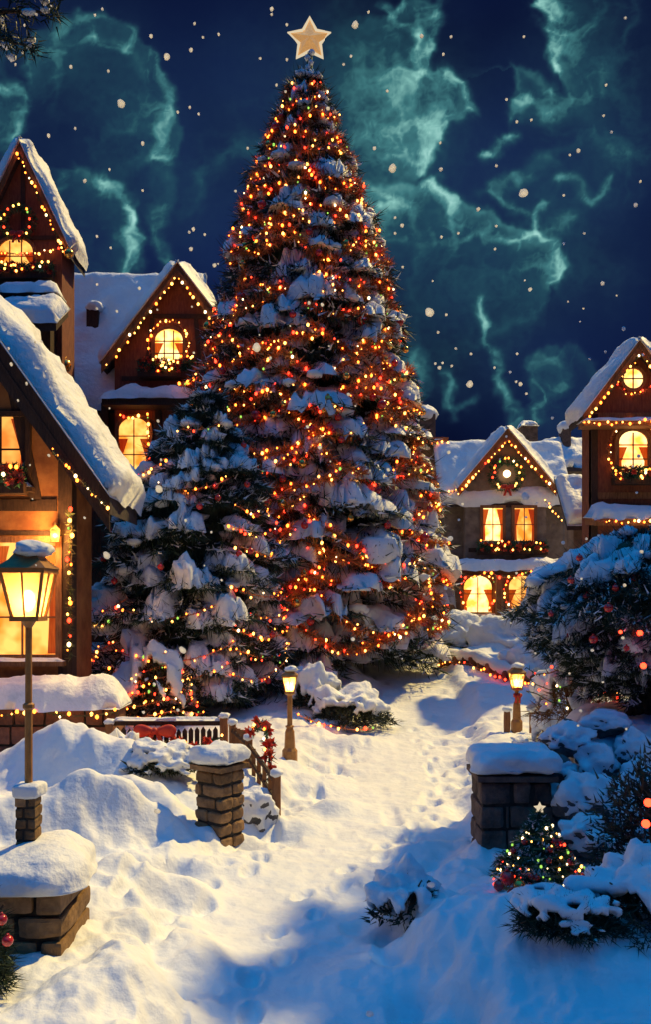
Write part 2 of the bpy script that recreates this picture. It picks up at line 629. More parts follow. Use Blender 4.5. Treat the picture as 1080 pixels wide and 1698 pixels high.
def make_ground():
    rows = np.concatenate([np.geomspace(3.2, 45, 460), np.geomspace(46, 900, 60)])
    cols = np.concatenate([np.linspace(-2400, -160, 90)[:-1], np.linspace(-160, 1240, 330), np.linspace(1240, 3500, 90)[1:]])
    D, PX = np.meshgrid(rows, cols, indexing='ij')
    x = ((PX - 540) / F * D).reshape(-1)
    y = D.reshape(-1)
    z = ground_h(x, y)
    V = np.stack([x, y, z], 1)
    Fq = gridfaces(len(rows), len(cols))[:, ::-1]
    cx = V[Fq].mean(1)
    px = 540 + cx[:, 0] / cx[:, 1] * F
    l, r = np.interp(cx[:, 1], _pd, _pl), np.interp(cx[:, 1], _pd, _pr)
    wob = fbm(np.stack([cx[:, 0], cx[:, 1], 0 * cx[:, 0]], 1) * 0.8, 3, 5) * 0.25
    q = np.maximum(l - px, px - r) / F * cx[:, 1] + wob
    ins = (q < 0) & (cx[:, 1] < 60)
    for nm, msk in (('snow_path', ins), ('snow_ground', ~ins)):
        f = Fq[msk]
        u, inv = np.unique(f, return_inverse=True)
        m = MB()
        m.add(V[u], inv.reshape(f.shape))
        o = m.build(nm, M['ground_snow'], smooth=True)
        o['kind'] = 'structure'
        if nm == 'snow_path':
            o['label'] = 'trodden snowy path leading past the lamps to the giant tree'
        else:
            o['label'] = 'deep drifted snow either side of the path'


make_ground()

# ------------------------------------------------------------------ bulbs and strings of lights
BULB = {}


def bulb_mesh(kind, r):
    k = (kind, round(r, 3))
    if k not in BULB:
        V, Fq = ico(1)
        m = MB().add(V * np.array([r, r, r * 1.25]), Fq)
        o = m.build('bulb', M['bulb_' + kind], smooth=True)
        BULB[k] = o.data
        bpy.data.objects.remove(o)
    return BULB[k]


WARM = ['gold'] * 5 + ['orange'] * 4 + ['white'] * 1
MIX = ['gold'] * 5 + ['orange'] * 6 + ['red'] * 4 + ['white'] * 1 + ['green'] * 1


def resample(pts, step):
    pts = [Vector(p) for p in pts]
    out, carry = [], 0.0
    for a, b in zip(pts[:-1], pts[1:]):
        L = (b - a).length
        t = carry
        while t < L:
            out.append(a.lerp(b, t / L))
            t += step
        carry = t - L
    return out


def light_string(pts, label, cat='string lights', group=None, step=0.3, r=0.05, colors=WARM, fuzz='tinsel', fr=0.13, dens=60, name='light_string', jit=0.06, fw=0.03):
    pts = [Vector(p) for p in pts]
    t = thing(name, pts[0], label, cat, group)
    m = MB()
    c = np.array([p[:] for p in resample(pts, 1.0 / dens)])
    if len(c):
        m.add(*spikes(c, RNG.normal(size=c.shape), fr * RNG.uniform(0.5, 1.2, len(c)), fw))
    if len(pts) > 1:
        m.add(*tube(pts, 0.012, 4))
    m.build('garland', M[fuzz], t)
    bp = resample(pts, step)[:100]
    for p in bp:
        if random.random() < 0.12:
            continue
        k = random.choice(colors)
        o = bpy.data.objects.new('bulb', bulb_mesh(k, r * random.choice((0.55, 0.75, 1, 1.25))))
        C.objects.link(o)
        o.parent = t
        o.location = p - t.location + Vector((random.uniform(-jit, jit), random.uniform(-jit, jit) - jit * 0.6, random.uniform(-jit, jit)))
    return t


# ------------------------------------------------------------------ conifers
def interp_prof(prof, t):
    return float(np.interp(t, [p[0] for p in prof], [p[1] for p in prof]))


def conifer(x, y, z0, H, prof, label, name='snowy_fir_tree', seed=1, levels=26, per=1.0, trunk_r=0.3, ln=0.35, lw=0.05, dens=60, snow_p=0.7, snow_t=0.2, needles='needles', clear=0.06, group=None, cat='tree', core=0.55, grid=(9, 8), lean=0.0, rises=(0.12, 0.28), droops=(0.06, 0.16), pad=(0.5, 0.68), padw=(0.5, 0.9), rim_snow=0.0):
    rng = np.random.default_rng(seed)
    t = thing(name, (x, y, z0), label, cat, group)
    m = MB()
    m.add(*tube([(x, y, z0 - 0.4), (x, y, z0 + H * 0.3), (x + lean, y, z0 + H * 0.93)], [trunk_r * 1.25, trunk_r * 0.8, trunk_r * 0.12], 12))
    for k in range(5):
        a = k * 1.3 + seed
        m.add(*tube([(x + math.cos(a) * trunk_r * 0.6, y + math.sin(a) * trunk_r * 0.6, z0 + 0.4), (x + math.cos(a) * trunk_r * 2.0, y + math.sin(a) * trunk_r * 2.0, z0 - 0.25)], [trunk_r * 0.45, trunk_r * 0.2], 6))
    m.build('trunk', M['bark'], t, smooth=True)
    fol, snow = MB(), MB()
    # the dense shaded heart of the crown: a solid jagged cone added to keep it dark
    zs = np.linspace(clear, 0.97, 14)
    if core:
        seg = 14
        V = []
        for i, q in enumerate(zs):
            rr = interp_prof(prof, q) * core
            for k in range(seg):
                a = 2 * PI * k / seg
                V.append((x + lean * q + math.cos(a) * rr * rng.uniform(0.75, 1.15), y + math.sin(a) * rr * rng.uniform(0.75, 1.15), z0 + H * q + rng.uniform(-0.02, 0.02) * H))
        Fq = [(i * seg + k, i * seg + (k + 1) % seg, (i + 1) * seg + (k + 1) % seg, (i + 1) * seg + k) for i in range(len(zs) - 1) for k in range(seg)]
        Fq.append(tuple(reversed(range(seg))))
        fol.add(V, Fq)
    for li in range(levels):
        q = clear + (1 - clear) * (li + 0.3) / levels
        if q > 0.985:
            break
        R = interp_prof(prof, q)
        nb = max(5, int(round(per * (6 + 9 * (R / max(p[1] for p in prof))))))
        off = rng.uniform(0, 6.28)
        for k in range(nb):
            a = off + 2 * PI * k / nb + rng.uniform(-0.2, 0.2)
            L = R * rng.uniform(0.82, 1.12)
            zl = z0 + H * q + rng.uniform(-0.5, 0.5) * H * (1 - clear) / levels
            ca, sa = math.cos(a), math.sin(a)
            rise = rng.uniform(*rises)
            droop = rng.uniform(*droops)
            W = L * rng.uniform(0.26, 0.40) * (1.0 if R > 0.5 else 1.3) * (14.0 / max(nb, 8)) ** 0.3
            tip = rng.uniform(0.03, 0.1)

            def pos(s, tt):
                zz = zl + rise * L * (1 - s) - droop * L * s * s + tip * L * np.clip(s - 0.75, 0, 1)
                w = W * np.clip(s, 0.02, 1) ** 0.6 * np.clip(1.06 - s, 0.0, 1) ** 0.4 * 1.5
                xx = x + lean * q + ca * L * s - sa * tt * w
                yy = y + sa * L * s + ca * tt * w
                return np.stack([xx, yy, zz - 0.25 * w * tt * tt], 1)
            n = int(dens * (0.4 + 0.6 * L / max(0.3, max(p[1] for p in prof))))
            s = rng.uniform(0.3, 1.03, n) ** 0.8
            tt = rng.uniform(-1, 1, n)
            B = pos(s, tt)
            d = np.stack([ca * 0.7 - sa * tt * 0.9, sa * 0.7 + ca * tt * 0.9, -0.25 - 0.2 * np.abs(tt)], 1) + rng.normal(size=(n, 3)) * 0.28
            fol.add(*spikes(B, d, ln * rng.uniform(0.6, 1.25, n), lw, rng))
            # hanging fringe under the bough
            n2 = n // 3
            s2 = rng.uniform(0.45, 1.0, n2)
            B2 = pos(s2, rng.uniform(-0.9, 0.9, n2))
            d2 = np.stack([ca * 0.35 + 0 * s2, sa * 0.35 + 0 * s2, -1 + 0 * s2], 1) + rng.normal(size=(n2, 3)) * 0.35
            fol.add(*spikes(B2, d2, ln * rng.uniform(0.6, 1.3, n2), lw, rng))
            n3 = max(4, n // 7)
            B3 = pos(rng.uniform(0.55, 1.05, n3), rng.uniform(-1, 1, n3))
            d3 = np.stack([ca * 0.8 + 0 * B3[:, 0], sa * 0.8 + 0 * B3[:, 0], 0.05 + 0 * B3[:, 0]], 1) + rng.normal(size=(n3, 3)) * 0.45
            B3[:, 2] += snow_t * 0.12
            snow.add(*spikes(B3, d3, ln * rng.uniform(0.4, 0.9, n3), lw * 1.7, rng))
            n4 = max(3, n // 8)
            B4 = pos(rng.uniform(0.6, 1.03, n4), rng.uniform(-0.8, 0.8, n4))
            d4 = np.stack([ca * 0.7 + 0 * B4[:, 0], sa * 0.7 + 0 * B4[:, 0], 0.45 + 0 * B4[:, 0]], 1) + rng.normal(size=(n4, 3)) * 0.4
            fol.add(*spikes(B4, d4, (snow_t * 1.3 + ln * 0.5) * rng.uniform(0.6, 1.1, n4), lw, rng))
            if rng.random() < snow_p + rim_snow * math.cos(a + 0.3):  # extra snow on the right side, added to brighten the sunlit rim
                gs, gt = grid
                s0 = rng.uniform(*pad)
                s1 = rng.uniform(0.92, 1.06)
                su = np.linspace(s0, s1, gs)[:, None] + np.zeros((1, gt))
                tv = np.linspace(-1, 1, gt)[None, :] + np.zeros((gs, 1))
                u1 = np.linspace(-1, 1, gs)[:, None] + np.zeros((1, gt))
                e = np.clip(1 - np.abs(u1) ** 4, 0, 1) * np.clip(1 - np.abs(tv) ** 3, 0, 1)
                sh = rng.uniform(-0.25, 0.25)
                wsc = rng.uniform(*padw)
                k1 = fbm(np.stack([su.reshape(-1) * 5 + seed, tv.reshape(-1) * 2 + li, np.full(gs * gt, k * 3.7)], 1), 3, seed).reshape(gs, gt)
                Pp = pos(su.reshape(-1) + 0.04 * k1.reshape(-1), ((tv * wsc + sh) * (1 + 0.45 * k1)).reshape(-1))
                th = snow_t * rng.uniform(0.6, 1.35) * (0.5 + 0.5 * R / max(p[1] for p in prof))
                k2 = fbm(np.stack([su.reshape(-1) * 11 + li, tv.reshape(-1) * 5 + k, np.full(gs * gt, seed * 1.3)], 1), 3, seed + 4)
                gap = np.clip((k2 + 0.58) * 3.0, 0, 1)
                hh = th * (np.sqrt(e) * (1 + 0.5 * k1)).reshape(-1) * (0.25 + 0.75 * gap) * (1 + 0.25 * k2) - (1 - gap) * th * 0.35
                T = Pp.copy()
                T[:, 2] += hh
                T[:, 0] += ca * th * 0.3 * np.sqrt(e).reshape(-1)
                T[:, 1] += sa * th * 0.3 * np.sqrt(e).reshape(-1)
                Bm = Pp.copy()
                Bm[:, 2] -= th * 0.25 * e.reshape(-1)
                g = gridfaces(gs, gt)
                snow.add(np.concatenate([T, Bm]), np.concatenate([g, g[:, ::-1] + gs * gt]))
                for _ in range(rng.integers(0, 4)):
                    c = pos(np.array([rng.uniform(0.5, 1.02)]), np.array([rng.uniform(-1, 1)]))[0]
                    rr = snow_t * rng.uniform(0.25, 0.6)
                    snow.add(*blob(c + np.array([0, 0, rr * 0.3]), (rr * 1.5, rr * 1.5, rr * 0.8), 1, 0.3, 2, int(rng.integers(999))))
    # leading shoot
    n = 60
    zz = rng.uniform(0.93, 1.0, n)
    B = np.stack([np.full(n, x + lean), np.full(n, y), z0 + H * zz], 1)
    d = rng.normal(size=(n, 3)) * np.array([1, 1, 0.3]) + np.array([0, 0, 0.7])
    fol.add(*spikes(B, d, ln * (1.1 - zz)[:, None] * 6 + 0.05, lw, rng))
    fol.build('crown', M[needles], t)
    o = snow.build('branch_snow', M['snow'], t, smooth=True)
    o['kind'] = 'stuff'
    return t


# ---- the giant tree
TX, TY = X(507, 33), 33.0
TZ = 1.4
TH = (Z(108, 33) - TZ)


def tq(py):
    return (Z(py, 33) - TZ) / TH


pp = 33 / F * 0.955
TPROF = [(tq(1075), 215 * pp), (tq(1040), 232 * pp), (tq(900), 236 * pp), (tq(770), 210 * pp), (tq(660), 185 * pp), (tq(560), 163 * pp), (tq(440), 138 * pp), (tq(310), 98 * pp), (tq(220), 62 * pp), (tq(130), 20 * pp), (1.0, 3 * pp)]
conifer(TX, TY, TZ, TH, TPROF, 'giant snow laden fir tree wound with glowing lights under a gold star', name='giant_fir_tree', seed=3, levels=48, per=1.6, trunk_r=1.0, ln=0.5, lw=0.05, dens=125, snow_p=0.5, snow_t=0.42, clear=0.035, grid=(12, 12), rim_snow=0.3)


def tree_pt(q, a, out=1.0):
    r = interp_prof(TPROF, q) * out
    return Vector((TX + r * math.sin(a), TY - r * math.cos(a), TZ + TH * q))


nl = 29
for i in range(nl):
    q = 0.075 + 0.885 * (i + 0.5) / nl
    R = interp_prof(TPROF, q)
    ns = 4 if R > 2 else (3 if R > 0.8 else 2)
    a0 = -1.75 + random.uniform(-0.25, 0.25)
    for k in range(ns):
        aa, ab = a0 + 3.5 * k / ns, a0 + 3.5 * (k + 1) / ns
        sag = R * random.uniform(0.08, 0.30)
        if random.random() < 0.14:
            continue
        sl = random.uniform(-0.016, 0.016)
        pts = []
        nn = 11
        for j in range(nn):
            u = j / (nn - 1)
            p = tree_pt(min(0.985, q + 0.012 * (2 * (k + u) / ns - 1) + sl * u), aa + (ab - aa) * u, 0.99 + 0.06 * math.sin(u * 9 + i))
            p.z -= sag * math.sin(PI * u)
            pts.append(p)
        light_string(pts, 'swag of red and gold tinsel with glowing bulbs on the giant tree', 'string lights', 'light swags wound round the giant tree', step=0.21, r=0.042, colors=MIX, fuzz='tinsel', fr=0.38, dens=190, jit=0.17, fw=0.045)


def bauble_proto(r, mat, name='bauble'):
    V, Fq = ico(2)
    m = MB().add(V * r, Fq)
    m.add(*lathe((0, 0, r * 0.95), [(r * 0.28, 0), (r * 0.28, r * 0.25), (r * 0.1, r * 0.35)], 8))
    o = m.build(name, M[mat], smooth=True)
    me = o.data
    bpy.data.objects.remove(o)
    return me


_bm = {}


def bauble(p, r, mat, label, group=None):
    k = (round(r, 3), mat)
    if k not in _bm:
        _bm[k] = bauble_proto(r, mat)
    o = bpy.data.objects.new('bauble', _bm[k])
    C.objects.link(o)
    o.location = p
    return tag(o, label, 'bauble', group)


for i in range(110):
    q = 0.07 + 0.86 * (1 - math.sqrt(random.random()))
    a = random.uniform(-1.6, 1.6)
    mt = 'red_gloss' if random.random() < 0.65 else 'gold_gloss'
    bauble(tree_pt(q, a, random.uniform(0.96, 1.06)), 0.13 if i % 3 else 0.17, mt, ('shiny red' if mt == 'red_gloss' else 'shiny gold') + ' bauble among the boughs of the giant tree', 'red baubles on the giant tree' if mt == 'red_gloss' else 'gold baubles on the giant tree')


def star_poly(cx, cz, r, ri):
    return [(cx + (r if k % 2 == 0 else ri) * math.sin(PI * k / 5), cz + (r if k % 2 == 0 else ri) * math.cos(PI * k / 5)) for k in range(10)][::-1]


def make_star():
    c = P(513, 66, 33)
    t = thing('star_topper', (c.x, c.y, c.z - 1.2), 'five pointed golden star on top of the giant tree', 'tree star')
    R, ri = 0.86, 0.44
    pol = star_poly(c.x, c.z, R, ri)
    V = [(a, c.y, b) for a, b in pol] + [(c.x, c.y - 0.24, c.z), (c.x, c.y + 0.24, c.z)]
    Fq = [(k, (k + 1) % 10, 10) for k in range(10)] + [((k + 1) % 10, k, 11) for k in range(10)]
    MB().add(np.array(V), Fq).build('star_body', M['star'], t)
    m = MB()
    pts = [Vector((a, c.y, b)) for a, b in star_poly(c.x, c.z, R * 1.0, ri * 1.0)]
    m.add(*tube(pts + [pts[0]], 0.07, 6, False))
    m.build('edge_trim', M['star_edge'], t, smooth=True)
    m = MB()
    m.add(*tube([(c.x, c.y, c.z - 0.5), (c.x, c.y, c.z - 1.5)], [0.10, 0.13], 8))
    m.build('stem', M['needles_green'], t)
    m = MB()
    for k in range(5):
        m.add(*blob((c.x + random.uniform(-0.08, 0.08), c.y - 0.08, c.z - 0.55 - k * 0.2), 0.12, 2, 0.3, 2, k))
    m.build('stem_snow', M['snow'], t, smooth=True)


make_star()

# ---- the smaller fir in front, on the left
SD = 27.0
SX, SZ0 = X(300, SD), gz(X(300, SD), SD)
SH = Z(645, SD) - SZ0
sp = SD / F


def sq(py):
    return (Z(py, SD) - SZ0) / SH


SPROF = [(0, 150 * sp), (sq(1120), 165 * sp), (sq(1000), 160 * sp), (sq(900), 138 * sp), (sq(800), 102 * sp), (sq(720), 62 * sp), (sq(670), 25 * sp), (1, 5 * sp)]
conifer(SX, SD, SZ0, SH, SPROF, 'smaller dark fir with thick blue snow pillows left of the giant tree', seed=8, levels=17, per=1.15, trunk_r=0.35, ln=0.40, lw=0.035, dens=300, snow_p=0.74, snow_t=0.36, clear=0.03, grid=(14, 14), lean=0.85)
for i in range(13):
    q = 0.08 + 0.8 * (i + 0.5) / 13
    R = interp_prof(SPROF, q)
    for k in range(3):
        aa = -1.7 + 3.4 * k / 3 + random.uniform(-0.1, 0.1)
        if random.random() < (0.15 if i < 4 else 0.62):
            continue
        pts = []
        for j in range(9):
            u = j / 8
            a = aa + 1.13 * u
            rr = R * (0.98 + 0.05 * math.sin(u * 8 + i))
            pts.append(Vector((SX + 0.85 * q + rr * math.sin(a), SD - rr * math.cos(a), SZ0 + SH * q - R * 0.14 * math.sin(PI * u) + 0.25 * u)))
        light_string(pts, 'garland of small red and gold lights on the smaller fir', 'string lights', 'light garlands on the smaller fir', step=0.26, r=0.036, colors=MIX, fuzz='tinsel', fr=0.16, dens=26, jit=0.1)
for i in range(26):
    q = 0.06 + 0.75 * random.random()
    a = random.uniform(-1.5, 1.5)
    R = interp_prof(SPROF, q) * 1.02
    bauble((SX + 0.85 * q + R * math.sin(a), SD - R * math.cos(a), SZ0 + SH * q), 0.1, 'red_gloss', 'small red bauble on the smaller fir', 'red baubles on the smaller fir')


# ------------------------------------------------------------------ house parts
def arch_poly(cx, z0, w, h, arched, n=10):
    if arched == 'round':
        return [(cx + w / 2 * math.cos(2 * PI * k / 20), z0 + h / 2 + h / 2 * math.sin(2 * PI * k / 20)) for k in range(20)]
    if not arched:
        return [(cx - w / 2, z0), (cx + w / 2, z0), (cx + w / 2, z0 + h), (cx - w / 2, z0 + h)]
    zs = z0 + h - w / 2 * 0.8
    return [(cx - w / 2, z0), (cx + w / 2, z0)] + [(cx + w / 2 * math.cos(PI * k / n), zs + w / 2 * 0.8 * math.sin(PI * k / n)) for k in range(n + 1)]


def window(parent, cx, z0, w, h, y, arched=False, nx=2, ny=2, pane='pane', frame='wood_warm', fw=0.14, sill=True, snow=True):
    """frame + bars in one mesh, the pane behind it, a sill with snow"""
    outer = arch_poly(cx, z0 - fw, w + 2 * fw, h + 2 * fw, arched)
    inner = arch_poly(cx, z0, w, h, arched)
    m = MB()
    m.add(*ring(outer, inner, y - 0.12, y + 0.02))
    bw = 0.045
    for k in range(1, nx):
        bx = cx - w / 2 + w * k / nx
        top = z0 + h - (w * 0.06 if arched == True else 0)
        if arched == 'round':
            top = z0 + h
        m.add(*span(bx - bw / 2, bx + bw / 2, y - 0.085, y - 0.04, z0, top - 0.002))
    for k in range(1, ny):
        bz = z0 + h * k / ny
        if arched == True and bz > z0 + h - w * 0.4:
            continue
        m.add(*span(cx - w / 2 + 0.001, cx + w / 2 - 0.001, y - 0.08, y - 0.043, bz - bw / 2, bz + bw / 2))
    f = m.build('window', M[frame], parent)
    MB().add(*prism(inner, y - 0.035, y - 0.02)).build('pane', M[pane], f)
    if w > 0.9 and arched != 'round':
        cm = MB()
        for sd_ in (-1, 1):
            xs = cx + sd_ * w / 2
            hh = h * (0.62 if arched else 0.97)
            q = [(xs, z0 + 0.02), (xs - sd_ * w * 0.13, z0 + 0.02), (xs - sd_ * w * 0.10, z0 + hh * 0.45), (xs - sd_ * w * 0.30, z0 + hh), (xs, z0 + hh)]
            if sd_ < 0:
                q = q[::-1]
            cm.add(*prism(q[::-1], y - 0.0395, y - 0.0365))
        cm.build('curtain', M['curtain'], f)
    if sill:
        MB().add(*span(cx - w / 2 - fw - 0.1, cx + w / 2 + fw + 0.1, y - 0.3, y + 0.01, z0 - fw - 0.13, z0 - fw - 0.005)).build('sill', M[frame], f)
        if snow:
            a = z0 - fw - 0.004
            MB().add(*slab((cx - w / 2 - fw - 0.1, y - 0.32, a), (cx + w / 2 + fw + 0.1, y - 0.32, a), (cx + w / 2 + fw + 0.1, y - 0.13, a), (cx - w / 2 - fw - 0.1, y - 0.13, a), 0.10, 14, 6, int(cx * 10) % 50)).build('sill_snow', M['snow'], f, smooth=True)
    return f


def gable_poly(cx, hw, zb, ze, za):
    return [(cx - hw, zb), (cx + hw, zb), (cx + hw, ze), (cx, za), (cx - hw, ze)]


def gable_roof(parent, cx, tipx, tipz, apexz, y0, y1, th=0.22, snow=0.4, board=0.5, boardmat='wood_dark', seed=0, trim=True, sides=(-1, 1), nu=26):
    """front gable: ridge along y. tip = lower outer edge at distance tipx from cx"""
    m, sn, bb = MB(), MB(), MB()
    sl = (apexz - tipz) / tipx
    ang = math.atan(sl)
    for s in sides:
        poly = [(cx, apexz), (cx + s * tipx, tipz), (cx + s * tipx, tipz - th / math.cos(ang)), (cx, apexz - th / math.cos(ang))]
        if s > 0:
            poly = poly[::-1]
        m.add(*prism(poly, y0 + 0.06, y1))
        e = 0.03
        sn.add(*slab((cx + s * (tipx + 0.08), y0 - 0.12, tipz + e - 0.08 * sl), (cx + s * (tipx + 0.08), y1 + 0.05, tipz + e - 0.08 * sl), (cx - s * 0.05, y1 + 0.05, apexz + e), (cx - s * 0.05, y0 - 0.12, apexz + e), snow, nu, 30, seed + s, 0.3, 0.5, 0.9, drip=snow * 0.25))
        poly = [(cx + s * 0.002, apexz - 0.01), (cx + s * tipx, tipz - 0.01), (cx + s * tipx, tipz - board), (cx + s * 0.002, apexz - board * 1.25)]
        if s > 0:
            poly = poly[::-1]
        bb.add(*prism(poly, y0, y0 + 0.057))
        if trim:
            k = board * 0.62
            poly = [(cx + s * 0.002, apexz - k), (cx + s * tipx * 1.0, tipz - k), (cx + s * tipx * 1.0, tipz - k - 0.1), (cx + s * 0.002, apexz - k - 0.12)]
            if s > 0:
                poly = poly[::-1]
            bb.add(*prism(poly, y0 - 0.035, y0 - 0.003))
    r = m.build('roof', M['tiles'], parent)
    bb.build('bargeboard', M[boardmat], r)
    o = sn.build('roof_snow', M['snow'], r, smooth=True)
    return r


def ledge(parent, x0, x1, y0, y1, z, th=0.35, name='ledge', mat='wood_dark', board=0.22, seed=0, slope=0.0):
    m = MB()
    V, Fq = span(x0, x1, y0, y1, z - board, z)
    V[:, 2] += (V[:, 1] - y0) * slope
    m.add(V, Fq)
    l = m.build(name, M[mat], parent)
    zb = z + (y1 - y0) * slope
    n = max(16, int((x1 - x0) * 5))
    MB().add(*slab((x0 - 0.08, y0 - 0.1, z + 0.004), (x1 + 0.08, y0 - 0.1, z + 0.004), (x1 + 0.08, y1, zb + 0.004), (x0 - 0.08, y1, zb + 0.004), th, min(n, 70), 14, seed, 0.35, 0.6, 1.3, drip=th * 0.3)).build('ledge_snow', M['snow'], l, smooth=True)
    return l


def wreath(c, R, label, y_off=0.0, n=700, bulbs=14, bow=True, seed=0):
    rng = np.random.default_rng(seed + 40)
    t = thing('wreath', c, label, 'wreath')
    a = rng.uniform(0, 6.28, n)
    b = rng.uniform(0, 6.28, n)
    rr = R * 0.24 * rng.uniform(0.3, 1, n)
    B = np.stack([c[0] + (R + rr * np.cos(b)) * np.cos(a), c[1] + rr * np.sin(b) * 0.7, c[2] + (R + rr * np.cos(b)) * np.sin(a)], 1)
    d = np.stack([np.cos(b) * np.cos(a), np.sin(b) * 0.7, np.cos(b) * np.sin(a)], 1) + rng.normal(size=(n, 3)) * 0.5
    MB().add(*spikes(B, d, R * 0.3, R * 0.09, rng)).build('foliage', M['needles_green'], t)
    for k in range(bulbs):
        q = 2 * PI * k / bulbs + rng.uniform(-0.15, 0.15)
        o = bpy.data.objects.new('bulb', bulb_mesh(random.choice(MIX), max(0.03, R * 0.075)))
        C.objects.link(o)
        o.parent = t
        o.location = (R * math.cos(q) * rng.uniform(0.85, 1.15), -R * 0.22, R * math.sin(q) * rng.uniform(0.85, 1.15))
    if bow:
        m = MB()
        zc = c[2] - R * 0.95
        yb = c[1] - R * 0.3
        for s in (-1, 1):
            m.add(*rbox((c[0] + s * R * 0.26, yb, zc + R * 0.05), (R * 0.46, R * 0.14, R * 0.3), R * 0.1, 4, R * 0.04, 3 / R, 3))
            V, Fq = box((0, 0, 0), (R * 0.16, R * 0.06, R * 0.6))
            V[:, 0] += c[0] + s * (R * 0.14 + (-V[:, 2]) * 0.3)
            V[:, 1] += yb
            V[:, 2] += zc - R * 0.3
            m.add(V, Fq)
        m.add(*blob((c[0], yb - R * 0.06, zc), R * 0.12, 2, 0.1))
        m.build('bow', M['ribbon'], t, smooth=True)
    return t


def flower_box(x0, x1, y, z, label, h=0.35, seed=0, bulbs=10, snow=True):
    rng = np.random.default_rng(seed + 90)
    t = thing('flower_box', ((x0 + x1) / 2, y, z), label, 'flower box')
    MB().add(*span(x0, x1, y - 0.18, y + 0.18, z, z + 0.28)).build('box', M['wood_dark'], t)
    L = x1 - x0
    n = int(420 * L)
    B = np.stack([rng.uniform(x0, x1, n), y + rng.uniform(-0.28, 0.2, n), z + 0.2 + rng.uniform(0, h, n)], 1)
    MB().add(*spikes(B, rng.normal(size=(n, 3)) + np.array([0, -0.4, 0.3]), 0.2, 0.07, rng)).build('greenery', M['needles_green'], t)
    m = MB()
    for k in range(int(9 * L)):
        c = np.array([rng.uniform(x0, x1), y - 0.22 - rng.uniform(0, 0.1), z + 0.2 + rng.uniform(0, h)])
        q = 12
        a = rng.uniform(0, 6.28, q)
        m.add(*spikes(np.tile(c, (q, 1)), np.stack([np.cos(a), np.full(q, -0.5), np.sin(a)], 1), 0.16, 0.12, rng))
    m.build('flowers', M['petals'], t)
    for k in range(bulbs):
        o = bpy.data.objects.new('bulb', bulb_mesh(random.choice(WARM), 0.05))
        C.objects.link(o)
        o.parent = t
        o.location = (rng.uniform(-L / 2, L / 2), -0.3, rng.uniform(0.2, 0.3 + h))
    return t


def corner_posts(parent, xs, y, z0, z1, w=0.3, mat='wood_dark'):
    for x in xs:
        MB().add(*span(x - w / 2, x + w / 2, y - 0.06, y + w, z0, z1)).build('corner_post', M[mat], parent)


def beams(parent, segs, y, mat='wood_dark', w=0.2):
    """timbers on a front wall: (x0, z0, x1, z1)"""
    for (x0, z0, x1, z1) in segs:
        a = math.atan2(z1 - z0, x1 - x0)
        dx, dz = -math.sin(a) * w / 2, math.cos(a) * w / 2
        MB().add(*prism([(x0 - dx, z0 - dz), (x1 - dx, z1 - dz), (x1 + dx, z1 + dz), (x0 + dx, z0 + dz)], y - 0.05, y + 0.03)).build('timber', M[mat], parent)


def curve(pts, n=10, sag=0.0):
    out = []
    for a, b in zip(pts[:-1], pts[1:]):
        a, b = Vector(a), Vector(b)
        for k in range(n):
            u = k / n
            p = a.lerp(b, u)
            p.z -= sag * math.sin(PI * u)
            out.append(p)
    out.append(Vector(pts[-1]))
    return out


